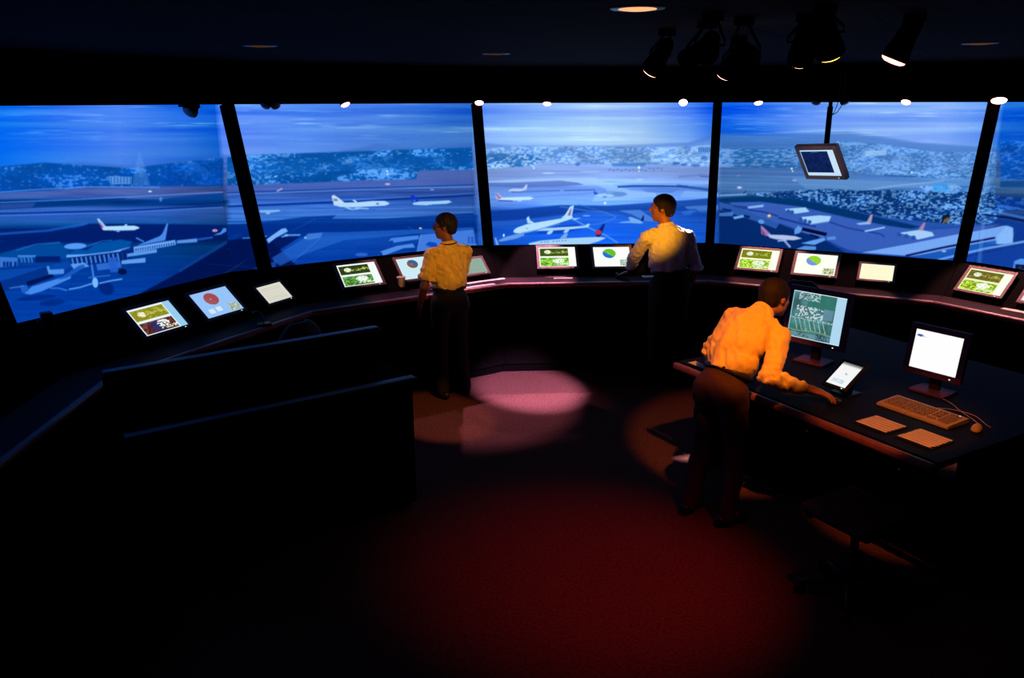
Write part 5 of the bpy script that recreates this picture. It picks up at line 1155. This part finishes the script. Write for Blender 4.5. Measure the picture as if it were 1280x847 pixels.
# ---------------------------------------------------------------- lamps
def spot_light(parent, loc, aim, colr, watt, size, blend=.4, rad=.03):
    l = bpy.data.lights.new('lamp_bulb', 'SPOT'); l.color = colr; l.energy = watt; l.spot_size = size; l.spot_blend = blend; l.shadow_soft_size = rad
    o = bpy.data.objects.new('lamp_bulb', l); d = (Vector(aim)-Vector(loc)).normalized()
    mw = Matrix.Translation(Vector(loc)) @ d.to_track_quat('-Z', 'Y').to_matrix().to_4x4()
    col.objects.link(o); o.parent = parent; o.matrix_parent_inverse = parent.matrix_world.inverted(); o.matrix_world = mw; return o
def lamp(name, lensp, aim, label, colr, watt, size, mount_z, r=.065, ln=.15, glow=6., blend=.4, group=None, glowc=None, lit=True, off=None):
    lensp = Vector([float(v) for v in lensp]); aim = Vector([float(v) for v in aim]); d = (aim-lensp).normalized()
    back = lensp-d*ln
    if off is None: mount = Vector((back.x, back.y, mount_z))+Vector((0, 0, 0))
    else: mount = Vector(off)
    th = thing(name, mount, label, 'spotlight', None, group)
    R = frame(d.orthogonal(), d.cross(d.orthogonal())); q = R @ Vector((0, 0, 1))
    if q.dot(d) < 0: R = R @ rx(math.pi)
    b = MB(); b.lathe([(0, -ln-.03), (r*.45, -ln-.028), (r*.72, -ln), (r*.80, -ln*.5), (r, -.02), (r*1.04, 0), (r*1.04, .012), (r*.95, .012), (r*.93, -.004)], lensp-mount, R)
    b.build('lamp_housing', M['black'], th, True)
    b = MB(); b.lathe([(0, .030), (r*.35, .029), (r*.66, .027), (r*.90, .019), (r*.97, .010), (r*.93, .0), (r*.93, -.006), (0, -.008)], lensp-mount, R); b.build('lens', emat('lamp_glow', glowc or colr, glow) if lit else M['lens_dark'], th, True)
    mid = lensp-d*ln*.55
    side = d.cross(Vector((0, 0, 1))); side = side.normalized() if side.length > .05 else Vector((1, 0, 0))
    b = MB()
    for s in (-1, 1): b.tube([mid+side*s*r*.85-mount, mid+side*s*(r+.012)-mount, mid+side*s*(r+.012)+Vector((0, 0, .02))-mount, Vector((0, 0, -.03))+side*s*.02], .006, 6)
    b.build('yoke', M['black'], th)
    b = MB(); b.cyl((0, 0, -.015), .045, .03); b.build('mounting_plate', M['black'], th)
    if lit and watt: spot_light(th, lensp+d*.04, aim, colr, watt, size, blend)
    return th
fl_ = lambda x, y: uz(x, y, 0)
AMB = (1., .42, .04); ORG = (1., .20, .012); RED = (1., .05, .02); PNK = (1., .38, .52); WRM = (1., .55, .35)
J1c, J2c, J3c = [Vector(J['chest'])+Vector((0, 0, .12)) for J in (J1, J2, J3)]
G1 = 'track spotlights on the ceiling'
def tl(px, py, aim, label, colr, watt, size, glow, z=2.95, **k): return lamp('track_spotlight', uz(px, py, z), aim, label, colr, watt, size, ZC, .055, .15, glow, group=G1, **k)
tl(816, 85, fl_(552, 522), 'lit black track spotlight, leftmost of the ones on the ceiling', (1., .30, .05), 330, .26, 8, z=2.945, glowc=(1, .35, .2))
tl(907, 90, fl_(662, 487), 'lit black track spotlight pointing down, second lit one from the left', (1., .45, .80), 3200, .30, 8, z=2.94, blend=.7, glowc=(1, .4, .3))
p1000 = tl(1001, 72, J3c+Vector((.05, -.03, -.03)), 'black track spotlight seen from behind with light leaking at its sides', (1., .23, .010), 360, .46, 6, z=2.96, glowc=(1, .55, .2))
tl(1037, 63, J3c+Vector((.95, -.25, -.55)), 'black track spotlight with yellow lit rim right of the one seen from behind', ORG, 210, .42, 8, z=2.97, glowc=(1, .45, .06))
tl(1119, 71, Vector((-.60, -.12, 0)), 'black track spotlight with pink lit rim, rightmost of the lit ones on the ceiling', (1., .022, .008), 180, .80, 7, z=2.96, glowc=(1, .25, .18), blend=1.)
for q_ in (-1, 1):  # glowing strips added to draw the light leaking past the lamp sides
    b = MB(); L0 = Vector(uz(1001+q_*9, 74, 2.96))-Vector(p1000.location); b.tube([L0+Vector((0, 0, z_)) for z_ in (-.01, .015, .04, .055)], .006, 8, [.003, .006, .007, .004]); b.build('light_leak_strip', emat('leak_glow', (1, .45, .2), 3.), p1000, True)
lamp('track_spotlight', uz(860, 74, 2.97), J1c+Vector((0, 0, .02)), 'black track spotlight turned away, left of the second lit one', AMB, 430, .26, ZC, .05, .15, group=G1, blend=.9)
lamp('track_spotlight', uz(884, 66, 2.98), J2c+Vector((-.16, 0, .06)), 'black track spotlight turned away, just left of the second lit one', (1., .36, .01), 1900, .155, ZC, .05, .15, group=G1, blend=.9)
lamp('track_spotlight', uz(935, 72, 2.97), ctr, 'black track spotlight turned away, right of the second lit one', (1., .62, .5), 130, .12, ZC, .055, .17, group=G1)
G2 = 'small spotlights under the window header'
def hl_(px, py, aim, label, colr, watt, size, glow=7., lit=True, z=2.735, r=.047, **k):
    p = uz(px, 131, 2.76); az_ = None
    # on the inner face of the header: follow the ray to the polygon of radius 5.0
    d = FW+RT*(px-640)/F_PX-UP*(py-423.5)/F_PX
    best = None
    for t in np.linspace(4, 11, 1400):
        q = CAM+d*t; a = math.atan2(q[0], q[1]); kk = round((a-PH)/ST+2.5-.5); mid = az(kk)+ST/2
        if q[0]*math.sin(mid)+q[1]*math.cos(mid) >= 4.98*c15: best = q; nrm = (math.sin(mid), math.cos(mid)); break
    best = Vector(best)
    lamp('header_spotlight', best, aim, label, colr, watt, size, 2.8, r, .09, glow, group=G2, lit=lit, off=(best.x+nrm[0]*.07, best.y+nrm[1]*.07, best.z+.065), **k)
fl = lambda x, y, z=0: uz(x, y, z)
hl_(431, 129, fl(560, 430, .5), 'lit header spotlight above the second screen, turned sideways', PNK, 100, .7)
hl_(599, 127, fl(600, 356, 1.0), 'lit header spotlight at the top of the second post from the left', PNK, 420, .62, 9)
hl_(684, 128, fl(665, 476, 0), 'blue rimmed header spotlight above the middle of the brightest screen', (1., .38, .55), 650, .46, 6)
hl_(854, 127, Vector(J2['sR'])+Vector((-.04, 0, .02)), 'lit header spotlight just left of the post behind the man in pale blue shirt', (1., .60, .60), 5000, .12, 9)
hl_(948, 127, fl(965, 350, 1.0), 'lit header spotlight between the middle post and the hanging monitor pole', (1., .36, .30), 330, .5, 7)
hl_(1133, 126, fl(1060, 352, 1.1), 'lit header spotlight above the car park picture', (1., .36, .34), 260, .5, 6)
hl_(1249, 124, fl(1225, 372, 1.05), 'large bright header spotlight at the top of the rightmost post', (1., .38, .34), 520, .60, 10, r=.07)
hl_(238, 139, fl(60, 420, 1.2), 'black unlit header lamp hanging over the leftmost screen', PNK, 0, .5, 1, lit=False, r=.06)
hl_(332, 131, fl(200, 420, 1.), 'left one of the two unlit header lamps above the second screen', PNK, 0, .5, 1, lit=False, r=.045)
hl_(344, 131, fl(500, 420, 1.), 'right one of the two unlit header lamps above the second screen', PNK, 0, .5, 1, lit=False, r=.045)
hl_(1020, 127, fl(900, 500, 0), 'unlit header lamp left of the hanging monitor pole', PNK, 0, .5, 1, lit=False, r=.045)
hl_(1056, 127, fl(1200, 500, 0), 'unlit header lamp right of the hanging monitor pole', PNK, 0, .5, 1, lit=False, r=.045)
for px, py, g, lb in ((325, 57, .05, 'faint recessed ceiling light above the second screen'), (620, 67, .05, 'faint recessed ceiling light above the brightest screen'), (797, 10, 1.2, 'glowing recessed ceiling light at the top edge of the view'), (1225, 54, .08, 'faint recessed ceiling light at the right above the rightmost post')):
    p = Vector(uz(px, py, ZC)); th = thing('recessed_downlight', p-Vector((0, 0, .004)), lb, 'ceiling light', None, 'recessed ceiling lights')
    b = MB(); b.lathe([(.075, 0), (.105, 0), (.11, .004), (.075, .004)]); b.build('trim_ring', M['metal'], th, True)
    b = MB(); b.lathe([(0, -.006), (.05, -.005), (.076, -.001), (.076, .001), (0, .001)]); b.build('diffuser', emat('downlight_glow', (1, .45, .2), g), th, True)
